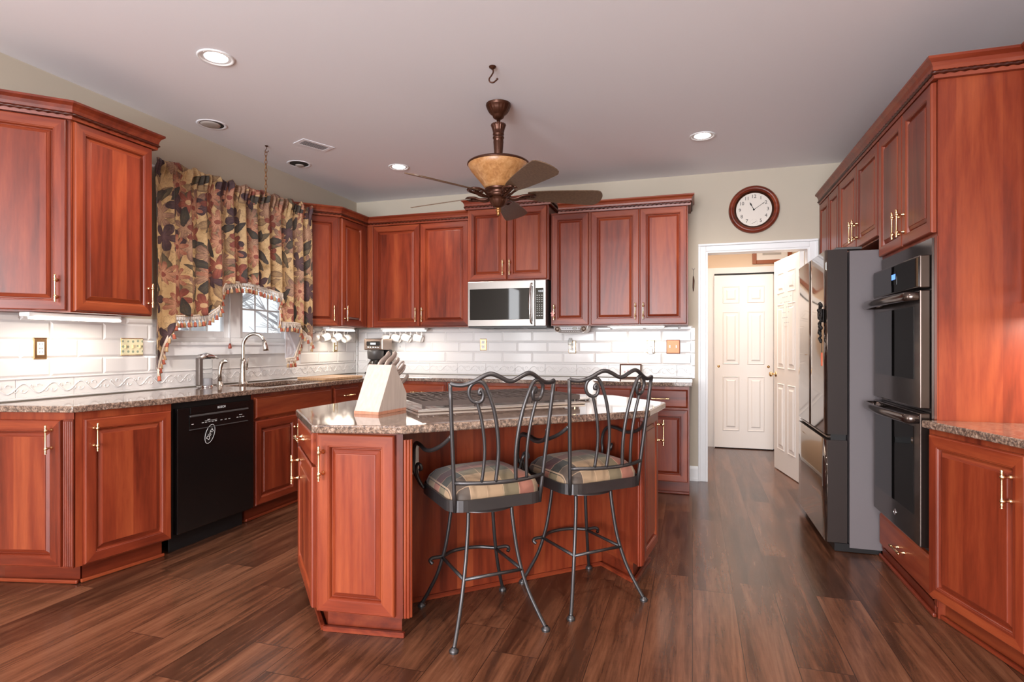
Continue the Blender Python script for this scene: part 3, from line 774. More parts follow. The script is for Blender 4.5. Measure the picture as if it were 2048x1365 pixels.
# sink
SINKM = granite('speckled_composite'); 
b = B(); zt = T0 - .001; bx0, bx1, by0, by1 = sx0 - .012, sx1 + .012, sy0 - .012, sy1 + .012
def ring4(x0, x1, y0, y1, z): return [b.bm.verts.new(p) for p in ((x0, y0, z), (x1, y0, z), (x1, y1, z), (x0, y1, z))]
R = [ring4(bx0, bx1, by0, by1, zt), ring4(sx0 + .004, sx1 - .004, sy0 + .004, sy1 - .004, zt), ring4(sx0 + .012, sx1 - .012, sy0 + .012, sy1 - .012, zt - .19), ]
for p, q in zip(R, R[1:]):
    for k in range(4): b.face([p[k], p[(k + 1) % 4], q[(k + 1) % 4], q[k]])
b.face(R[-1])
Q = [ring4(bx0, bx1, by0, by1, zt - .001), ring4(bx0, bx1, by0, by1, zt - .2)]
for k in range(4): b.face([Q[1][k], Q[1][(k + 1) % 4], Q[0][(k + 1) % 4], Q[0][k]])
b.face(Q[1][::-1])
r = b.obj('kitchen_sink', SINKM); tag(r, 'dark speckled undermount sink set in the counter below the window', 'sink')
b = B(); b.lathe([(0, .002), (.03, .002), (.042, .004), (.045, 0)], 20); b.obj('drain', STEEL, r, ((sx0 + sx1) / 2, (sy0 + sy1) / 2, zt - .19))

# ------------------------------------------------------------------ island
MU = Vector((-.612, 2.327)); IA = atan2(.6828, .7306)
ud = Vector((cos(IA), sin(IA))); vd = Vector((-sin(IA), cos(IA)))
r = thing('kitchen_island', 'cherry kitchen island with angled corner cabinets behind the two bar stools', 'island', (MU.x, MU.y, 0), IA)
IZ0, IZ1 = .105, CI - .034
lA, lB = (-.826, .415), (-.522, .185); rA, rB = (.692, .218), (1.00, .470)
panel_v = .548
def perp_in(a, b2, L):
    d, _ = unit(a, b2); n = (-d.y, d.x); return n
ln = perp_in(lA, lB, 0); rn = perp_in(rA, rB, 0)
tR = (panel_v - rA[1]) / rn[1]; rRet = (rA[0], panel_v)
body = [(-.826, 1.15), lA, lB, (-.500, panel_v), rRet, rA, rB, (1.00, 1.15), (.62, 1.25), (-.50, 1.25)]
b = B(); b.prism(body, IZ0, IZ1); b.obj('carcass', CHERRY, r)
# toe base
toe = [(-.78, 1.10), (-.775, .455), (-.505, .262), (-.497, panel_v + .002), (rRet[0] + .004, panel_v + .002), (.712, .292), (.95, .490), (.95, 1.10)]
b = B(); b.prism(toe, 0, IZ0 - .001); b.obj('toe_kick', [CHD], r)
b = B()
for p, q in (((-.79, .452), (-.498, .243)), ((-.790, 1.10), (-.790, .452)), ((rRet[0], panel_v + .0), (.704, .278)), ((.704, .278), (.965, .485)), ((-.490, panel_v), rRet)):
    d, L = unit(p, q); n = Vector((d.y, -d.x)) * .014
    b.prism([p, q, (q[0] + n.x, q[1] + n.y), (p[0] + n.x, p[1] + n.y)], .001, .022)
b.obj('shoe_moulding', [CHH], r)
b = B(); b.box(-.498, rRet[0], panel_v - .004, panel_v - .0005, .003, IZ1 - .004); b.obj('back_panel', [CHV], r)
def sub_door(a, b2, z0, z1, ins0, ins1, hand=None, hz=None, drw=None):
    d, L = unit(a, b2); dg = atan2(d.y, d.x)
    e = bpy.data.objects.new('door', None)
    g = B(); sc = 1
    x0, x1 = ins0, L - ins1
    g.rings(x0, x1, z0, z1, [(i * min(1, (x1 - x0) / .3), y) if i > .01 else (i, y) for i, y in DOORPROF])
    o = g.obj('door', CHERRY, r, (a[0], a[1], 0), dg)
    if hand is not None: handle(o, hand if hand > 0 else L + hand, hz)
    return o
sub_door(lA, lB, IZ0 + .008, IZ1 - .012, .012, .030, .040, IZ1 - .13)
sub_door(rA, rB, IZ0 + .008, IZ1 - .012, .022, .012, -.045, IZ1 - .13)
# left end: drawer over door
def side_part(kind, a, b2, z0, z1, hx, hz):
    d, L = unit(a, b2); dg = atan2(d.y, d.x); g = B()
    if kind == 'drawer': g.rings(.012, L - .012, z0, z1, [(0, -.0005), (0, -.012), (.004, -.014), (.010, -.0205), (.014, -.0215)], (1, 1))
    else: g.rings(.012, L - .012, z0, z1, DOORPROF)
    o = g.obj(kind, CHERRY, r, (a[0], a[1], 0), dg)
    handle(o, hx if hx > 0 else L + hx, hz, horiz=(kind == 'drawer')); return o
side_part('drawer', (-.826, 1.0), lA, .715, IZ1 - .012, .29, .785)
side_part('door', (-.826, 1.0), lA, IZ0 + .008, .703, .07, .60)
# fluted posts beside the chamfers
for (px, py), dg in (((-.510, .180), IA), ((.686, .212), IA)):
    b = B()
    for k in range(3): b.lathe([(.007, .11), (.007, IZ1 - .03)], 8, (px - .004 + k * .0115, py - .006 + (.004 if k != 1 else 0), 0), 'z')
    b.obj('corner_post', [CHV], r)
# island countertop
ctop = [(-.862, .93), (-.858, .322), (-.540, .130), (.690, .132), (1.035, .420), (1.045, .93), (.70, 1.30), (-.52, 1.30)]
b = B(); b.prism(ctop, CI - .034, CI)
o = b.obj('countertop', GRANITE, None, (MU.x, MU.y, 0), IA); tag(o, 'brown granite island countertop holding the cooktop and knife block', 'countertop')
mod = o.modifiers.new('b', 'BEVEL'); mod.width = .007; mod.segments = 3; mod.limit_method = 'ANGLE'
def isl(u, v): p = MU + ud * u + vd * v; return (p.x, p.y)

# ---- cooktop
cx, cy = isl(.108, .80)
r = thing('gas_cooktop', 'stainless gas cooktop with black grates set in the island countertop', 'cooktop', (cx, cy, CI), IA)
cw2, cd2 = .465, .275
b = B(); ch = .03
b.prism([(-cw2, -cd2), (cw2, -cd2), (cw2, cd2), (-cw2, cd2)], .0005, .012, bev=.003); b.prism([(-cw2 + .025, -cd2 + .025), (cw2 - .025, -cd2 + .025), (cw2 - .025, cd2 - .025), (-cw2 + .025, cd2 - .025)], .012, .014)
b.obj('cooktop_plate', COOKST, r)
for bx, by, br in ((-.29, -.12, .045), (-.29, .12, .04), (0, 0, .06), (.29, -.12, .04), (.29, .12, .045)):
    b = B(); b.lathe([(0, .034), (br * .7, .034), (br * .75, .03), (br, .028), (br, .022), (br * 1.1, .020), (br * 1.1, .014)], 20, (bx, by, 0)); b.obj('burner', CAST, r)
for k in range(3):
    x0 = -.44 + k * .295; x1 = x0 + .289; b = B(); zt, zb = .052, .036
    y0, y1 = -.255, .255
    for y in (y0, y1): b.xprism([(y - .006, zb - .008), (y + .006, zb - .008), (y + .005, zt), (y - .005, zt)], x0, x1)
    n = 7
    for i in range(n + 1):
        x = x0 + .006 + (x1 - x0 - .012) * i / n
        sl = .022
        for (ya, yb) in ((y0 + .0, -.065), (.065, y1)) if 0 < i < n else ((y0, y1),): b.box(x - .0045, x + .0045, ya, yb, zb, zt)
    b.box(x0, x1, -.006, .006, zb, zt); b.box((x0 + x1) / 2 - .005, (x0 + x1) / 2 + .005, y0, y1, zb, zt)
    for xx in (x0 + .01, x1 - .01):
        for yy in (y0 + .008, y1 - .008): b.box(xx - .007, xx + .007, yy - .007, yy + .007, .014, zb)
    b.obj('grate', CAST, r)
for k in range(5):
    b = B(); b.lathe([(.018, .014), (.019, .02), (.016, .042), (.010, .045), (0, .046)], 16, (cw2 - .0, 0, 0)); 
    b.xf(Matrix.Translation((-.045 - .0, -.2 + k * .1, 0))); b.obj('knob', DGREY, r)

# ---- knife block and knives
kx, ky = -1.434, 2.345
kd = Vector((.994, -.106)); ka = atan2(kd.y, kd.x)
r = thing('knife_block', 'pale wooden knife block standing on the island countertop', 'knife block', (kx, ky, CI), ka)
prof = [(0, .014), (.225, .014), (.225, .085), (.130, .222), (.115, .226), (0.105, .226)]
b = B(); b.xprism(prof, -.068, .068); b.obj('block', LIGHTWOOD, r)
b = B(); b.xprism([(-.002, .0005), (.222, .0005), (.222, .014), (-.002, .014)], -.069, .069); b.obj('base', REDWOOD, r)
Mk = Matrix.Translation((kx, ky, CI)) @ Matrix.Rotation(ka, 4, 'Z')
# slanted face from (.225,.085) to (.130,.222): outward normal
fn = Vector((0, .137, .095)).normalized(); ft = Vector((0, -.095, .137)).normalized()
def knife(x, t, L, wdt, label, bent=0):
    base = Vector((x, .225, .085)) + ft * t
    b = B(); n = 9; pts = []; rad = []
    for i in range(n):
        q = i / (n - 1); pts.append(fn * (L * q) + ft * (.004 * sin(q * 6) + .006 * q * q)); rad.append(wdt * (.85 + .25 * sin(q * pi) + (.25 if i in (n - 2,) else 0)))
    b.tube(pts, rad, 10, flat=.55, m=0); 
    for q in (.25, .5, .75): b.lathe([(0, -.0068), (.003, -.0068), (.003, .0068), (0, .0068)], 8, tuple(fn * (L * q)), 'x', m=1)
    b.xf(Matrix.Translation(base + fn * .012))
    o = b.obj('handle', [HANDG, STEEL]); 
    bl = B(); M2 = base; p = []
    for sx in (-.001, .001):
        p.append([bl.bm.verts.new(M2 + Vector((sx, 0, 0)) + fn * a + ft * c) for a, c in ((.0125, -.011), (.0125, .011), (-.045, .009), (-.055, -.009))])
    bl.face(p[0]); bl.face(p[1][::-1])
    for k in range(4): bl.face([p[0][k], p[1][k], p[1][(k + 1) % 4], p[0][(k + 1) % 4]])
    bo = bl.obj('blade', STEEL)
    rt = thing('knife', label, 'knife', (0, 0, 0), group='knives in the block'); rt.matrix_world = Mk
    o.parent = rt; bo.parent = rt
    return rt
HANDG = plain('brushed_handle', (.42, .34, .30), .32, .6)
knife(-.048, .145, .118, .0135, 'knife with the tallest handle, leftmost in the block')
knife(-.004, .150, .112, .0125, 'thick handled knife in the middle of the block top')
knife(.022, .135, .085, .0105, 'slimmer knife just right of the middle one in the block')
knife(.030, .080, .090, .0115, 'knife low in the row on the sloped side of the block')
knife(.046, .040, .075, .010, 'short knife lowest on the sloped side of the block')
# kitchen shears
b = B(); q = Vector((.050, .225, .085)) + ft * .112
for sg in (-1, 1):
    pts = [q + fn * (.02 + .035 * (1 - cos(t * 2 * pi / 14))) + ft * (sg * .011 + .010 * sin(t * 2 * pi / 14) * 1.0) for t in range(14)]
    b.tube(pts, .004, 6, closed=True)
b.tube([q + fn * .0, q + fn * .022], .006, 6)
o = b.obj('scissors', HANDG); o.matrix_world = Mk; tag(o, 'kitchen scissors with looped handles stuck in the knife block', 'scissors')

# ---- white bottle and spoon rest on the island
b = B(); b.lathe([(0, .0005), (.028, .0005), (.031, .004), (.031, .085), (.026, .098), (.014, .105), (.013, .108)], 20); 
bx, by = -.565, 3.375
r = b.obj('squeeze_bottle', CERAM, None, (bx, by, CI)); tag(r, 'small white bottle on the island beside the cooktop', 'bottle')
b = B(); b.lathe([(.0135, .1085), (.015, .109), (.015, .124), (.009, .128), (.005, .145), (0, .146)], 16); b.obj('cap', WPL, r)
b = B(); b.lathe([(0, .004), (.025, .003), (.045, .008), (.052, .014), (.055, .013), (.048, .005), (.03, .0005), (0, .0005)], 22, (0, 0, 0)); b.xf(Matrix.Diagonal((1.3, .8, 1, 1)))
tag(b.obj('spoon_rest', CERAM, None, (*isl(.66, .73), CI), IA), 'shallow white spoon rest at the right end of the cooktop', 'spoon rest')
# ---- outlets
def outlet_obj(name, label, loc, deg, plate, W=.072, Hh=.118, kind='duplex', cat='outlet'):
    r = thing(name, label, cat, loc, radians(deg))
    b = B(); b.rings(-W / 2, W / 2, -Hh / 2, Hh / 2, [(0, -.0005), (.001, -.003), (.006, -.006)], (0, 0)); b.obj('plate', plate, r)
    if kind == 'duplex':
        for z in (-.022, .022):
            b = B(); b.box(-.016, .016, -.0085, -.006, z - .0165, z + .0165, bev=.0015)
            for sx in (-.006, .006): b.box(sx - .0012, sx + .0012, -.0089, -.0084, z - .003, z + .007, m=1)
            b.lathe([(0, -.0089), (.0025, -.0089), (.0025, -.0084)], 8, (0, 0, z - .009), 'y', m=1); b.obj('socket', [WPL, INK], r)
    elif kind == 'gfci':
        b = B(); b.box(-.0175, .0175, -.0085, -.006, -.036, .036, bev=.001)
        for z in (-.022, .022):
            for sx in (-.006, .006): b.box(sx - .0012, sx + .0012, -.0089, -.0084, z - .003, z + .007, m=1)
        for sx in (-.006, .006): b.box(sx - .005, sx + .005, -.0092, -.0084, -.004, .004, m=2)
        b.obj('socket', [WPL, INK, GINK], r)
    elif kind == 'switch2':
        for x in (-W / 4.2, W / 4.2):
            b = B(); b.box(x - .006, x + .006, -.016, -.006, -.012, .014, bev=.002); b.obj('switch_toggle', WPL, r)
    return r
outlet_obj('outlet', 'brass framed outlet on the tile under the lit near left cabinet', (XL + .009, 2.268, 1.196), 90, BRASS, kind='gfci')
o = outlet_obj('outlet', 'white outlet on the cherry island panel behind the left bar stool', (MU.x + ud.x * (-.385) + vd.x * (panel_v - .004), MU.y + ud.y * (-.385) + vd.y * (panel_v - .004), .672), math.degrees(IA), WPL, .072, .135)
PRINT = NT('printed_herb_plate'); _v = PRINT.vor(PRINT.vm('MULTIPLY', PRINT.co(), (1, 0, 1)), 30, rnd=.15)
PRINT.set(Base_Color=PRINT.mix(PRINT.math('LESS_THAN', _v['Distance'], .24), (.80, .74, .50), (.30, .36, .27)), Roughness=.3); PRINT = PRINT.m
b = B()
r = thing('switch_plate', 'cream switch plate printed with little herb pictures, left of the valance tail', 'switch plate', (XL + .009, 2.816, 1.203), radians(90))
b.rings(-.078, .078, -.056, .056, [(0, -.0005), (.001, -.003), (.004, -.005)], (0, 0)); b.obj('plate', BRASS, r)
b = B(); b.box(-.072, .072, -.0065, -.005, -.050, .050); b.obj('printed_face', PRINT, r)
for x in (-.05, 0, .05):
    b = B(); b.box(x - .005, x + .005, -.015, -.0065, -.010, .012, bev=.002); b.obj('switch_toggle', plain('cream_toggle', (.7, .55, .3), .4), r)
outlet_obj('outlet', 'white outlet below the hanging mugs on the left wall', (XL + .009, 5.03, 1.205), 90, BRASS)
outlet_obj('outlet', 'brass framed outlet just right of the coffee maker', (-2.91, YB - .009, 1.22), 0, WPL)
outlet_obj('outlet', 'brass framed outlet on the tile under the microwave', (-1.99, YB - .009, 1.219), 0, BRASS)
outlet_obj('outlet', 'brass framed outlet behind the plug-in freshener under the radio', (-1.089, YB - .009, 1.195), 0, BRASS)
outlet_obj('outlet', 'brass framed outlet under the lit cabinet at the doorway end', (-.362, YB - .009, 1.200), 0, BRASS, kind='gfci')
r = thing('air_freshener', 'clear plug-in air freshener in the outlet under the radio', 'air freshener', (-1.105, YB - .0185, 1.20), 0)
b = B(); b.box(-.018, .018, -.034, 0, -.03, .012, bev=.006); b.obj('warmer', WPL, r)
b = B(); b.lathe([(0, .0), (.019, .0), (.021, .006), (.021, .045), (.012, .055), (.012, .066), (0, .066)], 16, (0, -.022, .014)); b.obj('bottle', plain('frosted_bottle', (.82, .84, .84), .15, trans=.5), r)
r = thing('phone_charger', 'white plug-in charger in the outlet near the doorway end', 'charger', (-.362, YB - .0185, 1.165), 0)
b = B(); b.box(-.021, .021, -.045, 0, -.035, .020, bev=.006); b.obj('charger_body', plain('grey_white_plastic', (.62, .60, .60), .4), r)
outlet_obj('switch_plate', 'square copper double switch plate at the doorway end of the backsplash', (-.166, YB - .009, 1.199), 0, COPPER, .118, .124, 'switch2', 'switch plate')

# ------------------------------------------------------------------ under cabinet lights
def uc_light(label, loc, deg, L, power, slim=1.0):
    r = thing('under_cabinet_light', label, 'light', loc, radians(deg), 'lights under the wall cabinets')
    b = B(); b.box(-L / 2 - .03, L / 2 + .01, -.022, .05, -.022, -.001, bev=.003); b.obj('housing', WPL, r).scale = (1, 1, slim)
    b = B(); b.xprism([(-.024, -.021), (-.032, -.026), (-.030, -.036), (.030, -.036), (.034, -.024), (.034, -.021)], -L / 2, L / 2); b.obj('lens', TUBEGLOW, r).scale = (1, 1, slim)
    rz = radians(deg); 
    a = area('under_cabinet_glow', (loc[0], loc[1], loc[2] - .05), (0, 0, rz), L * .95, .05, power, (1, .90, .74))
uc_light('lit strip light under the near left wall cabinets', (-3.24, 2.335, UZ0 - .002), 90, .46, 2.0)
uc_light('lit strip light under the corner cabinet behind the left row of mugs', (-3.24, 4.84, UZ0 - .002), 90, .38, 2.4)
uc_light('lit strip light under the coffee maker cabinet behind the mugs', (-2.75, 5.20, UZ0 - .002), 0, .45, 1.9)
uc_light('lit strip light under the near right wall cabinet', (1.53, 2.765, UZ0 - .002), -90, .46, 10)
uc_light('lit strip light under the two door cabinet beside the doorway', (-.47, 5.24, UZ0 - .002), 0, .46, 1.3, .45)

# ------------------------------------------------------------------ microwave
r = thing('microwave', 'stainless over-the-range microwave under the raised cabinet', 'microwave', (-1.612, 5.012, 1.372), 0)
hw = .372
b = B(); b.box(-hw, hw, .0, .40, .0, .424); b.obj('case', DGREY, r)
b = B(); b.box(-hw, .268, -.028, -.001, .012, .424, bev=.004); b.obj('door', STEEL, r)
b = B(); b.box(-hw + .022, .222, -.031, -.0275, .072, .355, bev=.002); b.obj('window', BLKGLASS, r)
b = B(); b.box(.272, hw, -.028, -.001, .012, .424, bev=.004); b.obj('control_column', STEEL, r)
b = B(); b.box(.278, .350, -.031, -.0275, .070, .352, bev=.002)
b.text('4:03', .026, Matrix.Translation((.325, -.0315, .322)) @ Matrix.Rotation(radians(90), 4, 'X'), 1)
for i, z in enumerate([.285, .262, .245, .228, .200, .184, .168, .152, .128, .104]):
    for j, x in enumerate((.294, .314, .336)):
        b.box(x - (.006 if i < 4 or i > 7 else .003), x + (.006 if i < 4 or i > 7 else .003), -.0315, -.0309, z - .0022, z + .0022, m=2)
b.obj('keypad', [BLKGLASS, LCDW, WINK], r)
b = B(); pts = spline([(.245, -.028, .385), (.243, -.055, .372), (.238, -.066, .30), (.236, -.070, .21), (.238, -.066, .12), (.243, -.055, .052), (.245, -.028, .04)], 6)
b.tube(pts, .016, 10, flat=.55); b.obj('handle', CHROME, r)
b = B(); b.box(-.13, .13, .02, .10, -.006, .0005, m=1); b.box(-hw, hw, -.02, .40, -.003, -.0005, m=0); b.box(-.30, -.16, .12, .32, -.005, -.003, m=1); b.box(.16, .30, .12, .32, -.005, -.003, m=1); b.obj('vent_underside', [DGREY, BLKPL], r)
# ------------------------------------------------------------------ radio under cabinet
r = thing('under_cabinet_radio', 'silver radio with two round speakers mounted under the narrow wall cabinet', 'radio', (-1.043, 5.11, UZ0 - .002), 0)
prof = []
b = B(); n = 14
P = [(-.155, 0), (.155, 0)] + [(.155 + .0 - .045 * (1 - cos(t * pi / 2 / 8)), -.064 * sin(t * pi / 2 / 8)) for t in range(1, 9)] + [(-.11 - .045 * (1 - cos(pi / 2 - t * pi / 2 / 8)) + .045 * 0 - 0, -.064 * cos(t * pi / 2 / 8)) for t in range(0, 8)]
P = [(-.155, 0), (.155, 0), (.152, -.02), (.142, -.042), (.122, -.058), (.10, -.064), (-.10, -.064), (-.122, -.058), (-.142, -.042), (-.152, -.02)]
b.prism(P, -.16, 0); b.xf(Matrix.Rotation(radians(90), 4, 'X') @ Matrix.Translation((0, 0, 0))); b.xf(Matrix.Translation((0, .0, 0)))
b.bm.normal_update()
ob = b.obj('case', WPL, r)
b = B(); b.prism([(x * .97, z * .96) for x, z in P], -.0, .006); b.xf(Matrix.Rotation(radians(90), 4, 'X')); b.obj('front_panel', plain('taupe_panel', (.15, .12, .105), .45, spec=.3), r)
b = B(); b.prism([(-.095, -.006), (.095, -.006), (.085, -.034), (.078, -.038), (-.078, -.038), (-.085, -.034)], .006, .009); b.xf(Matrix.Rotation(radians(90), 4, 'X'))
for k in range(8): b.box(-.075 + k * .016 - .004, -.075 + k * .016 + .004, -.0098, -.0088, -.024, -.020, m=1)
b.box(-.085, .01, -.0095, -.0088, -.0115, -.010, m=2); b.obj('button_panel', [plain('silver_panel', (.42, .40, .41), .4), INK, BLKPL], r)
b = B(); b.box(.02, .060, -.0105, -.009, -.030, -.012, bev=.004); b.obj('display', plain('dull_lcd', (.20, .18, .14), .3), r)
b = B(); b.lathe([(.009, -.009), (.008, -.016), (0, -.017)], 14, (.078, 0, -.021), 'y'); b.obj('knob', CHROME, r)
for x in (-.120, .120):
    b = B(); b.lathe([(0, -.009), (.020, -.0085), (.024, -.010), (.026, -.006)], 20, (x, 0, -.026), 'y'); b.obj('speaker', plain('speaker_mesh', (.34, .25, .20), .6), r)
b = B()
for k in range(10): b.box(-.08 + k * .017, -.072 + k * .017, -.0075, -.0058, -.052, -.047)
b.obj('button_row', plain('pale_buttons', (.6, .56, .54), .4), r)

# ------------------------------------------------------------------ coffee maker
r = thing('coffee_maker', 'black and steel drip coffee maker in the counter corner behind the knife block', 'coffee maker', (-3.032, 5.095, CT), 0)
b = B(); b.box(-.105, .105, .0, .18, .001, .03, bev=.006); b.box(-.105, .105, .11, .18, .03, .25); b.obj('body', BLKPL, r)
b = B(); b.box(-.107, .107, -.012, .18, .25, .365, bev=.01); b.obj('head', plain('warm_steel', (.26, .20, .17), .3, .8), r)
b = B(); b.box(-.07, .075, -.0145, -.0115, .292, .335, bev=.008); b.box(-.03, .03, -.0155, -.0143, .304, .323, m=1); b.obj('display', [BLKPL, LCDW], r)
for k in range(5):
    b = B(); b.lathe([(.010, -.012), (.009, -.016), (0, -.0165)], 12, (-.056 + k * .028, 0, .276), 'y'); b.obj('button', CHROME, r)
b = B(); b.lathe([(.05, .155), (.078, .165), (.082, .235), (.08, .249), (0, .249)], 24, (0, .035, 0)); b.obj('brew_basket', DGREY, r)
b = B(); b.lathe([(0, .032), (.065, .032), (.078, .06), (.078, .11), (.055, .142), (.05, .150)], 24, (0, .035, 0)); b.obj('carafe', plain('smoked_glass', (.10, .08, .07), .05, trans=.6), r)
b = B(); b.tube(spline([(.05, -.015, .145), (.06, -.06, .14), (.06, -.07, .09), (.06, -.045, .055)], 6), .009, 8); b.obj('carafe_handle', BLKPL, r)

# ------------------------------------------------------------------ mugs on hooks
def mug_mesh():
    b = B(); R, h = .041, .084
    b.lathe([(0, 0), (R * .80, 0), (R * .86, .004), (R, h * .5), (R * 1.03, h), (R * .97, h + .001), (R * .93, h * .5), (R * .78, .008), (0, .007)], 22)
    return b.mesh('mug', CERAM)
def mugh_mesh():
    b = B(); b.tube(spline([(.037, 0, .070), (.062, 0, .078), (.078, 0, .056), (.074, 0, .032), (.055, 0, .016), (.036, 0, .018)], 6), .0058, 8); return b.mesh('handle', CERAM)
MUG, MUGH = mug_mesh(), mugh_mesh()
def hook_mesh():
    b = B(); b.tube(spline([(0, 0, 0), (0, 0, -.016), (.008, 0, -.026), (.0, 0, -.036), (-.010, 0, -.030), (-.011, 0, -.022)], 5), .0016, 6); b.lathe([(.005, 0), (.004, -.003), (0, -.004)], 10); return b.mesh('cup_hook', BRASS)
HOOK = hook_mesh()
def mugs(spots, alongdeg, grp, labels):
    for (x, y), lb, k in zip(spots, labels, range(9)):
        hk = link('cup_hook', HOOK, None, (x, y, UZ0 - .0008), radians(alongdeg + 90)); tag(hk, 'hook holding the ' + lb, 'hook', 'cup hooks under the wall cabinets')
        # handle (+x) up, axis along the wall, tilted
        tilt = radians(20 + 5 * ((k * 7) % 3 - 1))
        M = Matrix.Translation((x, y, UZ0 - .0345)) @ Matrix.Rotation(radians(alongdeg), 4, 'Z') @ Matrix.Rotation(tilt, 4, 'Y') @ Matrix.Rotation(radians(-90), 4, 'Y') @ Matrix.Translation((-.072, 0, -.047))
        o = link('mug', MUG); o.matrix_world = M; tag(o, lb, 'mug', grp); h2 = link('handle', MUGH, o)
mugs([(-3.345, 4.54), (-3.345, 4.706), (-3.345, 4.89), (-3.345, 5.08)], 90 + 180, 'white mugs hanging on the left wall',
     ['white mug nearest the valance in the left hanging row', 'second white mug from the valance in the left row', 'third white mug from the valance in the left row', 'white mug nearest the corner in the left row'])
mugs([(-3.008, 5.335), (-2.888, 5.335), (-2.767, 5.335), (-2.647, 5.335)], 0, 'white mugs hanging over the coffee maker',
     ['white mug directly above the coffee maker in the range wall row', 'second white mug from the corner on the range wall', 'third white mug from the corner on the range wall', 'white mug farthest from the corner on the range wall'])

# ------------------------------------------------------------------ faucet, sprayer, soap, board, frame
r = thing('kitchen_faucet', 'brushed nickel gooseneck faucet at the sink under the window', 'faucet', (-3.352, 3.69, CT), radians(20))
b = B(); b.lathe([(0, .0005), (.033, .0005), (.034, .006), (.029, .014), (.0285, .018), (.027, .04), (.021, .10), (.022, .13), (.023, .150), (.020, .158), (.0185, .19), (0.0, .19)], 20); b.obj('base', NICKEL, r)
b = B(); pts = [(0, 0, .185), (0, 0, .24), (0, 0, .29)] + [(.085 - .085 * cos(t * pi / 12), 0, .29 + .098 * sin(t * pi / 12)) for t in range(1, 11)]
b.tube(spline(pts, 3), .0135, 12); b.obj('spout', NICKEL, r)
b = B(); b.tube([(.158, 0, .335), (.166, 0, .31), (.174, 0, .275), (.176, 0, .255)], [.0145, .0165, .021, .021], 14); b.obj('spray_head', NICKEL, r)
b = B(); b.tube([(0, .015, .115), (0, .055, .115)], .013, 12); b.tube([(0, .052, .118), (0.005, .056, .17), (.008, .060, .20)], [.008, .006, .0045], 10); b.obj('lever', NICKEL, r, rotz=radians(-8))
b = B(); b.lathe([(0, .0005), (.024, .0005), (.025, .008), (.019, .012), (.016, .03)], 18); b.tube([(0, 0, .02), (0, 0, .09), (.004, 0, .135), (.012, 0, .165), (.03, 0, .182)], [.015, .013, .0155, .016, .014], 12)
b.lathe([(0, .02), (.015, .02), (.018, .0), (.012, -.012), (0, -.012)], 14, (.03, 0, .18), 'x')
tag(b.obj('side_sprayer', NICKEL, None, (-3.36, 3.465, CT), radians(55)), 'short nickel side sprayer between the soap dispenser and the faucet', 'sprayer')
r = thing('soap_dispenser', 'automatic soap dispenser with clear tank left of the faucet', 'soap dispenser', (-3.335, 3.27, CT), radians(82))
b = B(); b.lathe([(0, .0005), (.052, .0005), (.054, .01), (.048, .014), (0, .014)], 22, (.03, 0, 0)); b.obj('base', CHROME, r)
b = B(); b.box(-.03, .0, -.022, .022, .012, .21, bev=.006); b.obj('column', plain('dark_steel', (.22, .19, .175), .3, .8), r)
b = B(); b.tube([(-.015, 0, .212), (.04, 0, .222), (.09, 0, .216), (.135, 0, .205)], [.022, .024, .017, .008], 12, flat=1.0); b.obj('spout_arm', CHROME, r)
b = B(); b.lathe([(.036, .014), (.038, .02), (.038, .195), (.03, .2)], 22, (.042, 0, 0)); b.obj('tank', plain('clear_tank', (.9, .92, .92), .05, trans=.95, ior=1.1), r)
b = B(); b.lathe([(0, .016), (.034, .016), (.034, .06), (0, .06)], 20, (.042, 0, 0)); b.obj('liquid', plain('grey_soap', (.45, .43, .46), .2), r)
b = B(); b.prism([(-.17, -.21), (.17, -.25), (.17, .25), (-.17, .25)], .0005, .020, bev=.003)
tag(b.obj('cutting_board', BOARDWOOD, None, (-3.09, 4.44, CT), radians(-6)), 'wooden cutting board lying on the counter right of the sink', 'cutting board')
r = thing('picture_frame', 'small dark framed card standing on the counter near the doorway end', 'frame', (-.533, 5.30, CT), 0, rot=(radians(-14), 0, radians(4)))
b = B()
for x0, x1, z0, z1 in ((-.097, -.085, 0, .13), (.085, .097, 0, .13), (-.085, .085, 0, .011), (-.085, .085, .119, .13)): b.box(x0, x1, -.006, .006, z0 + .002, z1 + .002, bev=.003)
b.obj('frame', BRONZE, r); b = B(); b.box(-.086, .086, -.001, .004, .012, .121); b.obj('card', PAPER, r)
b = B()
for k in range(4): b.box(-.06 + k * .03, -.045 + k * .03, -.0018, -.0009, .05 + (k % 2) * .012, .066 + (k % 2) * .01)
b.obj('print', plain('pink_print', (.6, .42, .46), .6), r)

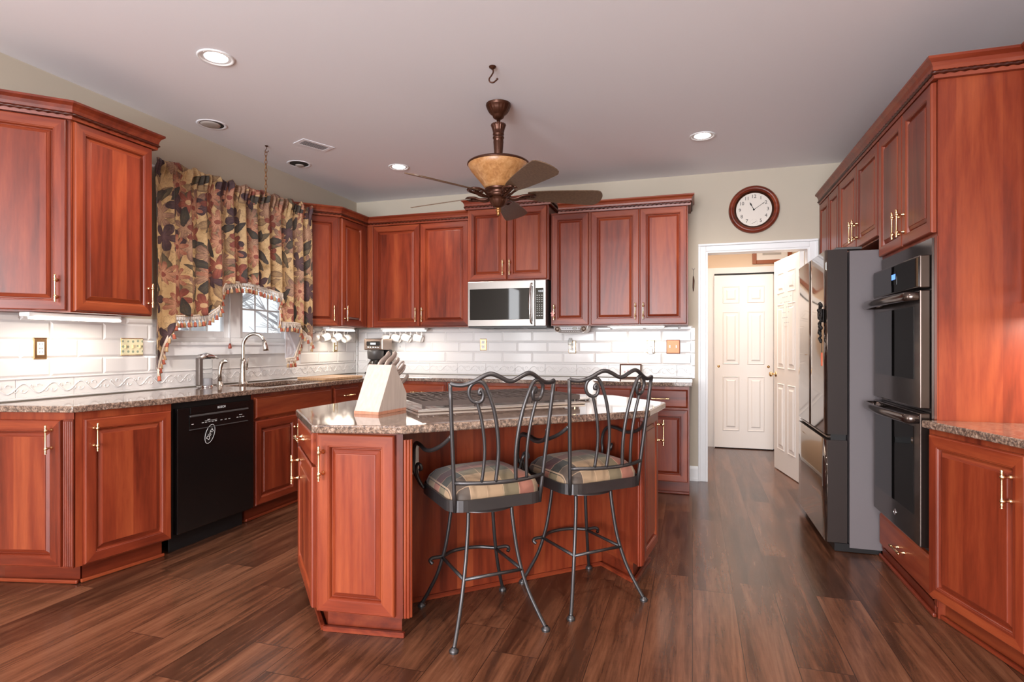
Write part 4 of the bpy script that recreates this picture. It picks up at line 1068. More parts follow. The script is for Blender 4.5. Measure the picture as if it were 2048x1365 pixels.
# ------------------------------------------------------------------ bar stools
def bar_stool(label, loc, rz):
    r = thing('bar_stool', label, 'bar stool', (loc[0], loc[1], 0), rz, 'wrought iron bar stools at the island')
    R = .0085
    # legs with splayed feet
    for sx in (-1, 1):
        for sy in (-1, 1):
            b = B(); P = [(sx * .10, sy * .105, .514), (sx * .105, sy * .112, .44), (sx * .122, sy * .128, .30), (sx * .150, sy * .158, .17), (sx * .182, sy * .196, .075), (sx * .205, sy * .222, .016)]
            b.tube(spline(P, 5), .0085, 8)
            b.lathe([(0, .0005), (.017, .0005), (.019, .004), (.019, .011), (.012, .017), (.009, .022)], 14, (sx * .206, sy * .223, 0), m=0); b.obj('leg', IRON, r)
    zf = .245; a = .133; c2 = .140
    b = B(); b.tube([(-a, -c2, zf), (a, -c2, zf)], .0075, 8); b.tube([(-a, -c2, zf), (-a, c2, zf)], .0075, 8); b.tube([(a, -c2, zf), (a, c2, zf)], .0075, 8)
    P = [(-.185, .118, zf - .014), (-.195, .128, zf - .002), (-.18, .135, zf + .006), (-a, .142, zf + .004), (-.07, .185, zf + .004), (0, .198, zf + .004), (.07, .185, zf + .004), (a, .142, zf + .004), (.18, .135, zf + .006), (.195, .128, zf - .002), (.185, .118, zf - .014)]
    b.tube(spline(P, 5), .0085, 8); b.obj('footrest', IRON, r)
    b = B(); b.lathe([(0, .512), (.150, .512), (.158, .520), (.158, .544), (0, .544)], 28); b.obj('swivel_plate', IRON, r)
    # seat frame band, rounded square
    def sq(hx, hy, rr, n=6):
        P = []
        for cx, cy, a0 in ((hx - rr, hy - rr, 0), (-hx + rr, hy - rr, 90), (-hx + rr, -hy + rr, 180), (hx - rr, -hy + rr, 270)):
            P += [(cx + rr * cos(radians(a0 + 90 * t / n)), cy + rr * sin(radians(a0 + 90 * t / n))) for t in range(n + 1)]
        return P
    b = B(); o1, o2 = sq(.218, .215, .075), sq(.212, .209, .07)
    n = len(o1); vs = [[b.bm.verts.new((x, y, z)) for x, y in P] for P, z in ((o1, .545), (o1, .592), (o2, .592), (o2, .545))]
    for i in range(4):
        for k in range(n): b.face([vs[i][k], vs[i][(k + 1) % n], vs[(i + 1) % 4][(k + 1) % n], vs[(i + 1) % 4][k]], 0, False)
    b.prism(o2, .548, .556); bmesh.ops.recalc_face_normals(b.bm, faces=b.bm.faces[:]); b.obj('seat_frame', IRON, r)
    # cushion
    b = B(); L = [(.90, .557), (1.0, .580), (1.0, .604), (.955, .628), (.84, .652), (.62, .670), (.33, .680), (.0, .683)]
    base = sq(.207, .204, .07, 5); rg = []
    for s_, z in L:
        if s_ == 0: rg.append([b.bm.verts.new((0, 0, z))])
        else: rg.append([b.bm.verts.new((x * s_, y * s_, z + (.004 * sin(9 * x) * s_ if z > .6 else 0))) for x, y in base])
    n = len(base)
    for p, q in zip(rg, rg[1:]):
        for k in range(n):
            if len(q) == 1: b.face([p[k], p[(k + 1) % n], q[0]], 0, True)
            else: b.face([p[k], p[(k + 1) % n], q[(k + 1) % n], q[k]], 0, True)
    b.face(rg[0][::-1]); b.obj('cushion', PLAID, r)
    # curved back: s in -1..1, h from .56 to 1.1
    def BK(s_, z):
        t = (z - .56) / .52; hwid = .192 + .040 * t
        x = hwid * s_; y = -.195 - .055 * t - (.062) * (1 - s_ * s_)
        return Vector((x, y, z))
    for sg in (-1, 1):
        b = B(); b.tube([BK(sg, z) for z in (.545, .62, .70, .80, .90, 1.0, 1.066)], .0085, 8); b.obj('back_post', IRON, r)
    b = B(); b.tube([BK(s_ / 8, .665) for s_ in range(-8, 9)], .0085, 8); b.obj('back_rail', IRON, r)
    b = B(); top = [(-1, 1.066), (-.92, 1.060), (-.78, 1.060), (-.62, 1.074), (-.46, 1.096), (-.34, 1.102), (-.2, 1.09), (-.08, 1.076), (0, 1.072), (.08, 1.076), (.2, 1.09), (.34, 1.102), (.46, 1.096), (.62, 1.074), (.78, 1.060), (.92, 1.060), (1, 1.066)]
    b.tube(spline([BK(s_, z) for s_, z in top], 4), .0092, 8); b.obj('top_rail', IRON, r)
    for sg in (-1, 1):
        # outer thin rod up to the ring; ring and long inner rod are one bar
        b = B(); b.tube(spline([BK(sg * s_, z) for s_, z in ((.50, .667), (.455, .75), (.45, .82), (.49, .90), (.55, .965), (.585, .992))], 4), .007, 8)
        P = [(.52, 1.030), (.535, 1.022), (.55, 1.028), (.54, 1.038), (.51, 1.040), (.475, 1.022), (.50, .998), (.58, .990), (.67, 1.000), (.715, 1.026), (.685, 1.056), (.58, 1.073), (.47, 1.064), (.385, 1.025), (.29, .96), (.22, .88), (.185, .80), (.195, .73), (.225, .667)]
        b.tube(spline([BK(sg * s_, z) for s_, z in P], 4), .0078, 8); b.obj('scroll_spindle', IRON, r)
        P = [BK(sg, .855) + Vector((0, .005, 0)), (sg * .236, -.17, .815), (sg * .253, -.10, .785), (sg * .260, -.02, .772), (sg * .262, .06, .782), (sg * .262, .12, .780), (sg * .260, .160, .752), (sg * .257, .175, .700), (sg * .258, .172, .650), (sg * .232, .155, .590), (sg * .218, .14, .572)]
        b = B(); b.tube(spline(P, 5), .0085, 8)
        P = [(sg * .226, .12, .576), (sg * .250, .125, .62), (sg * .262, .118, .665), (sg * .262, .10, .690), (sg * .254, .085, .690), (sg * .247, .085, .672), (sg * .254, .095, .664)]
        b.tube(spline(P, 5), .007, 8); b.obj('arm', IRON, r)
    return r
bar_stool('bar stool in front of the left half of the island panel', (-.897, 2.414), radians(42.5))
bar_stool('bar stool nearer the right end of the island', (-.524, 2.818), radians(45.0))

# ------------------------------------------------------------------ ceiling fan
r = thing('ceiling_fan', 'bronze ceiling fan with amber bowl and five dark blades above the island', 'ceiling fan', (-1.172, 3.47, 0), 0)
fl = lambda a, b2: range(a, b2)
b = B(); b.lathe([(0, H - .001), (.078, H - .001), (.080, H - .010), (.077, H - .018), (.073, H - .022), (.068, H - .036), (.056, H - .056), (.042, H - .070), (.038, H - .074), (.034, H - .086), (.020, H - .096), (0, H - .098)], 60, flute=(20, .035, fl(4, 7))); b.obj('canopy', BRONZE, r)
b = B(); b.tube([(0, 0, H - .10), (0, 0, H - .16)], .012, 10); 
b.lathe([(0, H - .128), (.044, H - .128), (.047, H - .133), (.042, H - .145), (.036, H - .165), (.033, H - .185), (.036, H - .188), (.036, H - .196), (.032, H - .2), (.032, H - .206), (.036, H - .209), (.036, H - .218), (.031, H - .222), (.031, H - .24), (.024, H - .33), (.023, H - .336), (.030, H - .346), (.034, H - .352), (0, H - .352)], 60, flute=(15, .05, list(fl(1, 6)) + list(fl(13, 15)))); b.obj('downrod', BRONZE, r)
zb = H - .352
b = B(); b.lathe([(.03, zb), (.10, zb - .004), (.185, zb - .018), (.196, zb - .026), (.198, zb - .034), (.190, zb - .036)], 48); b.obj('bowl_rim', BRONZE, r)
b = B(); b.lathe([(.190, zb - .030), (.192, zb - .040), (.176, zb - .068), (.150, zb - .100), (.120, zb - .135), (.095, zb - .168), (.082, zb - .185), (.0, zb - .185)], 48); b.obj('bowl_shade', AMBER, r)
b = B(); b.lathe([(.0, zb - .184), (.084, zb - .184), (.088, zb - .190), (.080, zb - .200), (.072, zb - .204), (.078, zb - .222), (.078, zb - .235), (.066, zb - .244), (.060, zb - .246), (.056, zb - .262), (.040, zb - .292), (.034, zb - .300), (.020, zb - .305), (0, zb - .305)], 60, flute=(20, .03, fl(9, 11))); b.obj('motor_housing', BRONZE, r)
b = B(); b.lathe([(.0, zb - .303), (.020, zb - .304), (.013, zb - .312), (.018, zb - .320), (.018, zb - .328), (.010, zb - .336), (.013, zb - .345), (.006, zb - .356), (0, zb - .358)], 20); b.obj('finial', BRONZEG, r)
blz = zb - .228
blade_me = None; iron_me = None
def blade_mesh():
    b = B(); n = 12; top, bot = [], []
    prof = [(.0, .040), (.04, .050), (.12, .062), (.22, .072), (.32, .080), (.40, .085), (.440, .084), (.462, .074), (.476, .054), (.484, .028), (.487, 0)]
    out = [(x, w2) for x, w2 in prof] + [(x, -w2) for x, w2 in prof[-2::-1]]
    b.prism(out, -.003, .003, 0); return b.mesh('blade', BLADEW)
def iron_mesh():
    b = B()
    for sg in (-1, 1):
        b.tube(spline([(.06, sg * .012, -.008), (.09, sg * .020, -.018), (.12, sg * .030, -.016), (.15, sg * .040, -.004), (.185, sg * .046, .0), (.215, sg * .036, .002), (.232, sg * .016, .002), (.225, sg * .004, .001), (.212, sg * .012, .001)], 5), .0075, 7)
    b.tube(spline([(.06, 0, -.008), (.10, 0, -.022), (.14, 0, -.014), (.20, 0, .0)], 5), [.010] * 5 + [.009] * 5 + [.007] * 6, 8)
    for k in range(5): b.ball((.135 + .012 * k, .012 * ((k % 2) * 2 - 1), -.008 + .003 * k), .011, sc=(1.2, .8, .6))
    return b.mesh('blade_iron', BRONZE)
BL, BI = blade_mesh(), iron_mesh()
for a in (7, 79, 151, 223, 295):
    q = radians(a + 17.32); 
    o = link('blade_iron', BI, r, (0, 0, blz), q); 
    g = link('blade', BL, o, (.185, 0, .006), rot=(radians(-17), 0, 0))

# ------------------------------------------------------------------ ceiling fittings
def can_light(label, x, y, rad, power):
    r = thing('recessed_light', label, 'light', (x, y, H), 0, 'recessed ceiling lights')
    b = B(); b.lathe([(rad, -.0005), (rad, -.004), (rad * .93, -.007), (rad * .86, -.005), (rad * .80, -.002), (rad * .78, -.001)], 32); b.obj('trim_ring', WHITE, r)
    b = B(); b.lathe([(0, -.0015), (rad * .62, -.0015), (rad * .62, -.001), (rad * .62, -.0005)], 28); b.lathe([(rad * .80, -.002), (rad * .64, -.0008)], 28, m=1); b.obj('bulb', [LAMP, WHITE], r)
    l = bpy.data.lights.new('recessed_beam', 'SPOT'); l.energy = power; l.spot_size = radians(150); l.spot_blend = .8; l.shadow_soft_size = rad * .6; l.color = (1, .90, .80)
    o = bpy.data.objects.new('recessed_beam', l); COL.objects.link(o); o.location = (x, y, H - .03)
can_light('lit recessed light above the near left cabinets, nearest the camera', -2.41, 2.46, .092, 80)
can_light('lit recessed light nearest the back wall left of the fan', -2.40, 4.44, .088, 48)
can_light('lit recessed light in front of the wall clock', .07, 4.44, .092, 42)
can_light('lit recessed light over the near end of the kitchen, right of the hook', .10, 1.45, .092, 95)
can_light('lit recessed light over the near end of the kitchen, left of the hook', -1.35, .75, .092, 80)
def eyeball(label, x, y, tilt, off):
    r = thing('eyeball_light', label, 'light', (x, y, H), radians(20), 'unlit eyeball ceiling lights')
    b = B(); b.lathe([(.098, -.0005), (.098, -.002), (.090, -.004), (.080, -.0035), (.076, -.0012)], 30); b.obj('trim_ring', CEIL, r)
    b = B(); b.lathe([(.0765, -.0012), (.0, -.0011)], 26); b.obj('baffle', BLKPL, r)
    b = B(); b.lathe([(tilt, -.0014), (tilt * .97, -.006), (tilt * .75, -.010), (tilt * .35, -.0125), (0, -.013)], 24); b.obj('bulb', plain('grey_bulb', (.42, .36, .33), .4), r, off)
eyeball('unlit eyeball light with bulging grey lamp above the valance left end', -3.17, 3.20, .064, (-.009, -.003, 0))
eyeball('unlit eyeball light nearer the corner, right of the ceiling chain', -3.16, 4.115, .036, (-.006, .036, 0))
r = thing('ceiling_vent', 'small rectangular white air vent in the ceiling over the sink', 'vent', (-2.755, 3.765, H), radians(66))
b = B()
for x0, x1, y0, y1 in ((-.13, -.10, -.075, .075), (.10, .13, -.075, .075), (-.10, .10, -.075, -.045), (-.10, .10, .045, .075)): b.box(x0, x1, y0, y1, -.004, -.0005, bev=.001)
b.obj('frame', CEIL, r)
b = B(); b.box(-.10, .10, -.045, .045, -.0015, -.0006); b.obj('duct_shade', plain('vent_shadow', (.12, .11, .12), .8), r)  # thin dark plate, painted as the shade behind the slats
b = B()
for k in range(14): x = -.09 + k * .0138; b.box(x - .0035, x + .0035, -.045, .045, -.0035, -.002)
b.obj('grille', plain('vent_grey', (.42, .40, .42), .5), r)
def ceil_hook(label, x, y, rz):
    b = B(); b.lathe([(0, -.0005), (.020, -.0005), (.018, -.008), (.006, -.016)], 16)
    b.tube(spline([(0, 0, -.01), (.004, 0, -.03), (-.006, 0, -.05), (-.018, 0, -.068), (-.014, 0, -.084), (.004, 0, -.088), (.020, 0, -.076), (.026, 0, -.070)], 6), .0042, 7); b.ball((.026, 0, -.069), .006)
    return tag(b.obj('ceiling_hook', BRONZE, None, (x, y, H), rz), label, 'hook')
ceil_hook('bare dark hook in the ceiling in front of the fan', -1.044, 2.99, radians(17))
h = ceil_hook('dark ceiling hook holding the hanging chain near the valance', -3.11, 3.665, radians(17)); h.scale = (.6, .6, .6)
b = B(); z = H - .046
for k in range(11):
    P = [(.0085 * cos(t * pi / 6), 0, z - .017 + .019 * sin(t * pi / 6)) for t in range(12)]
    if k % 2: P = [(y, x, zz) for x, y, zz in P]
    b.tube(P, .0024, 5, closed=True); z -= .031
tag(b.obj('hanging_chain', BRONZEG, None, (-3.114, 3.664, 0), radians(17)), 'thin brass chain hanging from the ceiling in front of the valance', 'chain')

# ------------------------------------------------------------------ valance
r = thing('window_valance', 'gathered floral tapestry valance with tasselled hem over the kitchen window', 'valance', (0, 0, 0), 0)
def proj_d(t): return .075 + .132 * t          # the rod stands further off the wall at its far end
def vscale(y): return (3.44 - proj_d((y - 2.885) / 1.63)) / 3.33
y0c, y1c = 2.885 * vscale(2.885), 4.515 * vscale(4.515)
def cv(y): return proj_d((y - y0c) / (y1c - y0c))
hem = [(2.885, 1.045), (2.905, 1.06), (2.97, 1.205), (3.033, 1.385), (3.040, 1.405), (3.20, 1.415), (3.335, 1.43), (3.40, 1.49), (3.455, 1.60), (3.50, 1.668), (3.60, 1.692), (3.73, 1.700), (3.85, 1.690), (3.97, 1.672), (4.07, 1.640), (4.115, 1.590), (4.115, 1.50), (4.100, 1.44), (4.115, 1.405), (4.22, 1.405), (4.33, 1.395), (4.40, 1.35), (4.47, 1.28), (4.515, 1.215)]
hem = [(y * vscale(y), 1.2159 + (z - 1.2159) * vscale(y)) for y, z in hem]
def hem_z(y):
    ys = hem
    for (a, za), (c, zc) in zip(ys, ys[1:]):
        if a <= y <= c and c > a: return za + (zc - za) * (y - a) / (c - a)
    return hem[-1][1]
rv = random.Random(11)
ph = [rv.uniform(0, 6.28) for _ in range(6)]
def fold(y, z):
    t = (2.40 - z)
    amp = .010 + .016 * min(1, max(0, t) / .6)
    f = sin(2 * pi * y / .118 + ph[0] + .6 * sin(y * 7)) + .45 * sin(2 * pi * y / .061 + ph[1] + 1.1 * sin(y * 5 + 1))
    f2 = sin(2 * pi * y / .035 + ph[2]) + .6 * sin(2 * pi * y / .022 + ph[3])
    k = max(0.0, 1 - abs(z - 2.385) / .08)
    return XL + cv(y) + amp * f + (.015 * k * f2) + (.018 * max(0, 1 - abs(z - 2.42) / .045))
b = B(); NY, NZ = 460, 46; uvl = b.bm.loops.layers.uv.new('UVMap'); G = []; U = {}
arc = 0
for i in range(NY + 1):
    y = y0c + (y1c - y0c) * i / NY; col = []; hz = hem_z(y)
    top = 2.442 + .012 * sin(y * 43 + 1) + .006 * sin(y * 61) + .010 * max(0, 1 - (y - y0c) / .5) - .035 * max(0, 1 - (y - y0c) / .05) ** 2
    for j in range(NZ + 1):
        t = j / NZ; z = top + (hz - top) * (t ** 1.0)
        v = b.bm.verts.new((fold(y, z), y + .004 * sin(y * 90) * (1 if z > 2.3 else .3), z)); col.append(v); U[v] = ((y - y0c) * 1.45, z)
    G.append(col)
for i in range(NY):
    for j in range(NZ):
        f = b.face([G[i][j], G[i][j + 1], G[i + 1][j + 1], G[i + 1][j]], 0, True)
        if f:
            for l in f.loops: l[uvl].uv = U[l.vert]
bmesh.ops.recalc_face_normals(b.bm, faces=b.bm.faces[:])
o = b.obj('fabric', [FLORAL], r); sm = o.modifiers.new('s', 'SOLIDIFY'); sm.thickness = .002
b = B(); b.tube([(XL + .040, y0c + .01, 2.395), (XL + .145, y1c - .01, 2.395)], .012, 10); b.tube([(XL + .040, y0c + .02, 2.395), (XL + .001, y0c + .02, 2.395)], .008, 8); b.tube([(XL + .145, y1c - .02, 2.395), (XL + .001, y1c - .02, 2.395)], .008, 8); b.obj('rod', WHITE, r)
# pale lining jabot at the right
b = B(); P = [(4.235, 1.42), (4.235, 1.10), (4.36, 1.105), (4.40, 1.17), (4.47, 1.28), (4.49, 1.42)]
vs = [b.bm.verts.new((XL + .115 + .012 * sin(y * 60), y * vscale(y), z)) for y, z in P]; b.face(vs[::-1]); o = b.obj('lining', [LINING], r); sm = o.modifiers.new('s', 'SOLIDIFY'); sm.thickness = .003
# tasselled fringe along the hem
hp = [Vector((fold(y, z) + .004, y, z)) for y, z in hem]
hp2 = [Vector((XL + .125, y * vscale(y), z)) for y, z in ((4.47, 1.275), (4.40, 1.165), (4.36, 1.10), (4.235, 1.095))]
tas = B(); tas.ball((0, 0, -.036), .0105, 1, 8, (1, 1, 1.5)); tas.lathe([(0, 0), (.004, -.001), (.0045, -.02), (.006, -.024)], 8, m=0); tas.lathe([(.009, -.038), (.0125, -.056), (.0, -.056)], 8, m=1)
TAS1 = tas.mesh('tassel', [FRINGE, TASRED]); TAS2 = TAS1.copy(); TAS2.materials[1] = TASTAN
b = B(); acc = 0; cnt = 0
for path in (hp, hp2):
    for p, q in zip(path, path[1:]):
        L = (q - p).length; n = max(1, int(L / .006))
        for k in range(n):
            c = p.lerp(q, k / n); c.x = c.x + .002 * sin(k * 2.1)
            b.tube([c + Vector((.003, 0, .006)), c + Vector((.005, .001, -.012)), c + Vector((.003, 0, -.030 - .006 * rv.random()))], .0028, 4)
            acc += L / n
            if acc > .030 and cnt < 98:
                acc = 0; cnt += 1
                link('tassel', TAS1 if cnt % 2 else TAS2, r, c + Vector((.010, 0, -.020)), rot=(rv.uniform(-.25, .25), rv.uniform(-.25, .25), 0))
    b.tube([v + Vector((.004, 0, .004)) for v in path], .0065, 6)
o = b.obj('fringe', [FRINGE], r); o['kind'] = 'stuff'
for lb, yy in (('blind cord with red bead in front of the window mullion', 3.607), ('blind cord with red bead by the right window casing', 4.30)):
    rt = thing('blind_cord', lb, 'cord', (XL + .04, yy, 0), 0)
    b = B()
    for s_ in (-.006, .006): b.tube([(0, s_, 1.75), (0, s_ * .3, 1.225)], .0015, 5)
    b.obj('cord', plain('cord_white', (.7, .68, .68), .7), rt)
    b = B(); b.lathe([(0, 1.228), (.006, 1.226), (.012, 1.205), (.013, 1.19), (.008, 1.186), (0, 1.186)], 12); b.obj('bead', PULLW, rt)

# ------------------------------------------------------------------ right side: tall cabinets
FR = 1.040     # carcass face plane X ; doors stand 2 cm proud
def right_cab(name, label, y0, y1, z0, z1, x=FR):   # local x runs toward the camera (-Y)
    return cab(name, label, (x, y1), -90, y1 - y0, XR - .004 - x, z0, z1)
YO0, YO1, YF1 = 3.015, 3.800, 4.730
oc = thing('oven_cabinet', 'tall cherry cabinet housing the double wall oven', 'cabinet', (FR, YO1, 0), radians(-90))
OW = YO1 - YO0
b = B(); D = XR - .004 - FR
b.box(0, .02, .001, D, .0, 2.402); b.box(OW - .02, OW, .001, D, 0, 2.402); b.box(.02, OW - .02, .001, D, 1.700, 2.402); b.box(.02, OW - .02, .001, D, .085, .27); b.box(.02, OW - .02, D - .02, D, .27, 1.70)
b.box(.0, .03, -.003, .002, .05, 1.70); b.box(OW - .03, OW, -.003, .002, .05, 1.70); b.obj('carcass', CHERRY, oc)
door(oc, .006, OW / 2, 1.715, 2.392, OW / 2 - .035, 1.83); door(oc, OW / 2, OW - .012, 1.715, 2.392, OW / 2 + .035, 1.83)
drawer(oc, .012, OW - .014, .075, .262)
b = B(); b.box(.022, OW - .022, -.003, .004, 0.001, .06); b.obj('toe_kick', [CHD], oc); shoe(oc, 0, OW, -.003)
fc = right_cab('upper_cabinet', 'two door cherry cabinet above the refrigerator', YO1 + .003, YF1, 1.835, 2.402)
w2 = YF1 - YO1 - .003
door(fc, .006, w2 / 2, 1.842, 2.392, w2 / 2 - .035, 1.955); door(fc, w2 / 2, w2 - .006, 1.842, 2.392, w2 / 2 + .035, 1.955)
pc = right_cab('pantry_cabinet', 'tall narrow cherry pantry between the refrigerator and the hall doorway', YF1 + .003, YB - .006, .105, 2.402)
w3 = YB - .006 - YF1 - .003
door(pc, .006, w3 / 2, .11, 2.392, w3 / 2 - .03, 1.05); door(pc, w3 / 2, w3 - .006, .11, 2.392, w3 / 2 + .03, 1.05)
toekick(pc, [(0, .06), (w3, .06), (w3, .6), (0, .6)])
XU = 1.372
uc = right_cab('upper_cabinet', 'cherry wall cabinet at the right edge above the near right counter', 2.10, YO0 - .003, UZ0, 2.402, XU)
door(uc, .004, .45, UZ0 + .004, 2.392, .41, UZ0 + .12); door(uc, .45, .905, UZ0 + .004, 2.392, .49, UZ0 + .12)
crown('long crown moulding over the refrigerator, oven and near right cabinets', [(FR, YB - .004), (FR, YO0), (XU, YO0), (XU, 2.095)], 2.403)

# ---- double oven
r = thing('double_oven', 'black stainless double wall oven in the tall cabinet right of the refrigerator', 'oven', (FR, YO1, 0), radians(-90))
ox0, ox1 = .032, OW - .032
b = B(); b.box(ox0 + .005, ox1 - .005, .003, .55, .275, 1.695); b.obj('oven_case', BLKPL, r)
b = B(); b.box(ox0, ox1, -.012, .002, .272, 1.698); b.obj('trim_frame', BLKST, r)
def oven_panel(z0, z1, name): 
    b = B(); b.box(ox0 + .01, ox1 - .01, -.055, -.013, z0, z1, bev=.005); return b.obj(name, BLKST, r)
o = oven_panel(1.475, 1.625, 'control_panel')
b = B(); b.box(ox0 + .02, ox1 - .02, -.058, -.0552, 1.485, 1.615); b.obj('control_glass', BLKGLASS, r)
b = B(); b.box(.36, .44, -.0592, -.0582, 1.520, 1.585, m=0); b.box(.368, .425, -.0598, -.0592, 1.548, 1.575, m=1); b.obj('display', [BLKGLASS, LCD], r)
for nm, z0, z1 in (('oven_door', .925, 1.465), ('oven_door', .295, .905)):
    o = oven_panel(z0, z1, nm)
    b = B(); b.box(ox0 + .045, ox1 - .085, -.0575, -.0552, z0 + .13, z1 - .07, bev=.001); b.obj('window', BLKGLASS, o)
    b = B(); zz = z1 - .028
    P = [(ox0 + .025, -.055, zz), (ox0 + .030, -.095, zz), (ox0 + .08, -.108, zz), (OW / 2, -.122, zz), (ox1 - .08, -.108, zz), (ox1 - .030, -.095, zz), (ox1 - .025, -.055, zz)]
    b.tube(spline(P, 5), .022, 10, flat=.55); b.obj('handle', BLKST, o)
b = B(); b.lathe([(0, -.0575), (.014, -.0575), (.016, -.0555)], 20, (OW * .52, 0, .365), 'y'); b.lathe([(.010, -.0577), (.0085, -.0582), (.007, -.0577)], 20, (OW * .52, 0, .365), 'y', m=0); b.obj('badge', CHROME, r)

# ---- refrigerator
fy0, fy1 = 3.806, 4.724
FX = .748
r = thing('refrigerator', 'black stainless french door refrigerator beside the double oven', 'refrigerator', (FX, fy1, 0), radians(-90))
FW = fy1 - fy0
# tall cabinet stops short of the fridge body so the case slides into its bay
b = B(); b.box(.012, FW - .004, .128, .86, .03, 1.765); b.obj('case', BLKSIDE, r)
def fdoor(x0, x1, z0, z1, nm):
    b = B()
    prof = [(x0, .115), (x0, .012), (x0 + .012, .002)] + [(x0 + (x1 - x0) * t / 8, .002 - .0005 * sin(pi * t / 8)) for t in range(1, 8)] + [(x1 - .012, .002), (x1, .012), (x1, .115)]
    lo = [b.bm.verts.new((x, y, z0)) for x, y in prof]; hi = [b.bm.verts.new((x, y, z1)) for x, y in prof]; n = len(prof)
    for k in range(n):
        k2 = (k + 1) % n; sidef = k in (0, n - 2, n - 1)
        b.face([lo[k], lo[k2], hi[k2], hi[k]], 1 if sidef else 0, not sidef)
    b.face(lo[::-1], 1); b.face(hi, 1)
    bmesh.ops.recalc_face_normals(b.bm, faces=b.bm.faces[:])
    return b.obj(nm, [FRFRONT, DOORSIDE], r)
fdoor(.002, FW * .5 - .003, .690, 1.775, 'fridge_door'); fdoor(FW * .5 + .003, FW - .002, .690, 1.775, 'fridge_door')
fdoor(.002, FW - .002, .055, .655, 'freezer_drawer')
b = B(); b.box(.01, FW - .01, .03, .11, .655, .690); b.box(.02, FW - .02, .012, .03, .668, .678, m=1); b.obj('handle_recess', [BLKPL, BLKST], r)
b = B(); b.box(.01, FW - .01, .05, .29, .004, .05); b.obj('base_grille', BLKPL, r)
for x in (.03, FW - .11):
    b = B(); b.box(x, x + .08, .06, .20, 1.777, 1.792, bev=.004); b.obj('hinge_cover', DGREY, r)
# ornament with trinkets on the fridge door
ro = thing('fridge_ornament', 'black lacy magnet with dangling trinkets on the refrigerator door', 'magnet', (FX - .004, 3.855, 1.33), radians(-90))
b = B(); rk = random.Random(5)
b.box(-.055, .05, -.008, -.002, .02, .10, bev=.003)
for k in range(26):
    z = .13 - k * .009; x = .03 * sin(k * 1.3) * (1 if k < 14 else .6); b.ball((x, -.012 - .006 * rk.random(), z), .008 + .006 * rk.random(), sc=(1.2, .8, 1))
for k in range(6):
    P = [(-.04 + .016 * k + .018 * cos(t * pi / 5), -.016, .07 + .03 * sin(t * pi / 5)) for t in range(10)]; b.tube(P, .003, 5, closed=True)
b.obj('metalwork', BLKPL, ro)
b = B(); b.tube([(.02, -.010, -.10), (.022, -.010, -.16)], .0016, 5); b.obj('string', INK, ro)
b = B(); b.box(.008, .038, -.013, -.008, -.24, -.16, bev=.004); b.obj('orange_tag', plain('orange_tag', (.75, .13, .05), .5), ro)

# ---- near right base + counter + its door
Pr = (1.006, 3.008); dgr = -75.0
Lr = 1.05
dR = Vector((cos(radians(dgr)), sin(radians(dgr))))
e = (Pr[0] + dR.x * Lr, Pr[1] + dR.y * Lr)
c = cab('base_cabinet', 'near right cherry base cabinet with brass pull in front of the oven cabinet', Pr, dgr, Lr, 0, .105, CR - .034, poly=local([Pr, e, (XR - .004, e[1]), (XR - .004, YO0 - .005), (Pr[0] + .02, YO0 - .005)], Pr, dgr))
door(c, .020, .53, .109, CR - .055, .470, CR - .19); door(c, .53, 1.04, .109, CR - .055, .58, CR - .19)
toekick(c, local([(Pr[0] + .062, Pr[1] - .002), (e[0] + .06, e[1]), (XR - .004, e[1]), (XR - .004, YO0 - .01)], Pr, dgr)); shoe(c, .01, Lr, .055)
b = B(); q = Vector((Pr[0] - .030, YO0 - .004)); q2 = (e[0] - .030, e[1])
b.prism([(q.x, q.y), q2, (XR - .002, e[1]), (XR - .002, YO0 - .004)], CR - .033, CR)
o = b.obj('countertop', GRANITE); tag(o, 'short granite countertop at the right edge beside the oven cabinet', 'countertop'); mod = o.modifiers.new('b', 'BEVEL'); mod.width = .006; mod.segments = 3; mod.limit_method = 'ANGLE'

# ------------------------------------------------------------------ clock
r = thing('wall_clock', 'round wooden wall clock with cream dial above the hall doorway', 'clock', (.509, YB - .0005, 2.391), 0)
R0 = .206
b = B(); b.lathe([(R0 * .70, -.012), (R0 * .74, -.022), (R0 * .78, -.026), (R0 * .80, -.036), (R0 * .86, -.046), (R0 * .93, -.044), (R0 * .985, -.030), (R0, -.012), (R0, 0)], 64, (0, 0, 0), 'y', mats=[1, 1, 0, 0, 0, 0, 0, 0]); b.obj('frame', [CHH, BRONZE], r)
b = B(); b.lathe([(0, -.008), (R0 * .75, -.008)], 48, (0, 0, 0), 'y'); bmesh.ops.recalc_face_normals(b.bm, faces=b.bm.faces[:])
for f in b.bm.faces:
    if f.normal.y > 0: f.normal_flip()
b.obj('dial', plain('cream_dial', (.74, .67, .60), .5), r)
b = B(); rd = R0 * .55
for n in (12, 1, 2, 3, 4, 5, 7, 8, 9, 10, 11):
    a = radians(90 - 30 * n); b.text(str(n), .042, Matrix.Translation((rd * cos(a), -.0085, rd * sin(a))) @ Matrix.Rotation(radians(90), 4, 'X'))
for k in range(60):
    a = 2 * pi * k / 60; x, z = .030 * cos(a), -rd + .030 * sin(a); 
    if k % 3 == 0: b.box(x - .0009, x + .0009, -.0088, -.0082, z - .0009, z + .0009)
b.obj('numerals', INK, r)
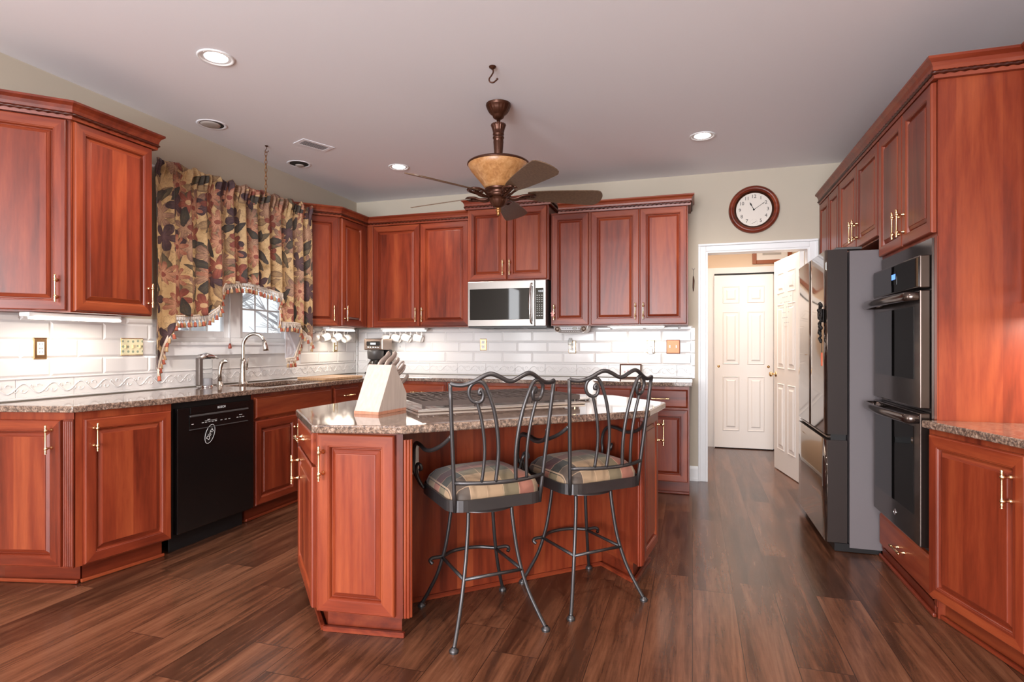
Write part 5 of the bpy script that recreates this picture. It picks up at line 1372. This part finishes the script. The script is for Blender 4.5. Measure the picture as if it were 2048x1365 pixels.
def hand(ang, L, wd, nm):
    b = B(); d = Vector((sin(radians(ang)), 0, cos(radians(ang)))); n = Vector((d.z, 0, -d.x)); 
    P = [(0, wd), (.45, wd * .8), (.60, wd * 1.9), (.72, wd * 2.6), (.82, wd * 1.6), (.92, wd * .5), (1, .0005)] if nm == 'hour_hand' else [(0, wd), (.7, wd * .9), (.8, wd * 1.6), (.9, wd * .8), (1, .0004)]
    A = [b.bm.verts.new(d * (L * t) + n * w_ + Vector((0, -.0105, 0))) for t, w_ in P]; C = [b.bm.verts.new(d * (L * t) - n * w_ + Vector((0, -.0105, 0))) for t, w_ in P]
    for k in range(len(P) - 1): b.face([A[k], A[k + 1], C[k + 1], C[k]])
    b.lathe([(0, -.012), (.008, -.012), (.008, -.0095)], 14, (0, 0, 0), 'y')
    o = b.obj(nm, INK, r); sm = o.modifiers.new('s', 'SOLIDIFY'); sm.thickness = .001
hand(-27, .075, .0028, 'hour_hand'); hand(56, .112, .0018, 'minute_hand')
b = B(); d = Vector((sin(radians(62)), 0, cos(radians(62)))); b.tube([Vector((0, -.0095, -rd)) - d * .02, Vector((0, -.0095, -rd)) + d * .024], .0009, 4); b.lathe([(0, -.0105), (.003, -.0105), (.003, -.009)], 8, (0, 0, -rd), 'y'); b.obj('seconds_hand', INK, r)

# ------------------------------------------------------------------ small things by the doorway, hall picture, calendar
r = thing('wall_tassel', 'slim dark ornament hanging on the wall between cabinet and doorway', 'ornament', (.008, YB - .002, 1.88), 0)
b = B(); b.tube(spline([(-.012, -.006, .022), (0, -.008, .012), (.012, -.006, .022)], 4), .003, 6); b.tube([(0, -.006, .012), (0, -.008, -.06)], .002, 5); b.obj('hanger', plain('pewter', (.35, .32, .30), .4, .7), r)
b = B(); b.tube([(0, -.008, -.05), (.002, -.008, -.09), (.0, -.008, -.15), (0, -.008, -.185)], [.004, .008, .007, .003], 8); b.obj('pendant', BRONZE, r)
r = thing('picture_frame', 'wood framed picture high on the hall wall seen through the doorway', 'picture', (.88, 7.318, 2.36), 0)
b = B()
for x0, x1, z0, z1 in ((-.21, -.165, -.20, .20), (.165, .21, -.20, .20), (-.165, .165, -.20, -.155), (-.165, .165, .155, .20)): b.box(x0, x1, -.025, 0, z0, z1, bev=.005)
b.obj('frame', plain('orange_wood', (.30, .085, .03), .35), r); b = B(); b.box(-.166, .166, -.012, -.004, -.156, .156); b.obj('mat_board', PAPER, r)
b = B(); b.box(-.10, .10, -.014, -.012, -.10, .10); b.obj('print', plain('grey_art', (.45, .44, .43), .6), r)
# calendar sheet on the open door
dd = Vector((cos(ang), sin(ang), 0)); base = Vector((DX1 - .018, YB + .135, 0))
r = thing('wall_calendar', 'white paper calendar sheet taped to the open hall door', 'calendar', tuple(base + dd * .17 + Vector((0, 0, 1.56))), ang)
b = B(); b.box(0, .36, .0362, .0375, -.17, .17); b.obj('sheet', PAPER, r)
b = B()
for i in range(6):
    for j in range(6):
        if (i * 5 + j * 3) % 4: b.box(.03 + i * .054, .06 + i * .054, .0376, .0381, -.14 + j * .048, -.133 + j * .048)
b.obj('print', plain('pale_print', (.45, .45, .48), .7), r)
# pink trinket on the cabinet handle
r = thing('handle_charm', 'small pink angel-like charm hanging on the narrow cabinet pull', 'charm', (-1.183, 5.052, UZ0 + .112), 0)
b = B(); b.lathe([(0, .012), (.005, .010), (.009, -.002), (.016, -.022), (.018, -.028), (0, -.028)], 12, (-.010, -.004, 0)); b.ball((-.010, -.004, .016), .007); b.tube([(-.010, -.004, -.026), (-.004, -.006, -.042)], .004, 6)
for sg in (-1, 1): b.ball((-.010 + sg * .012, -.002, .0), .010, sc=(1, .35, .8))
b.obj('figure', plain('pink_resin', (.70, .32, .30), .5), r)
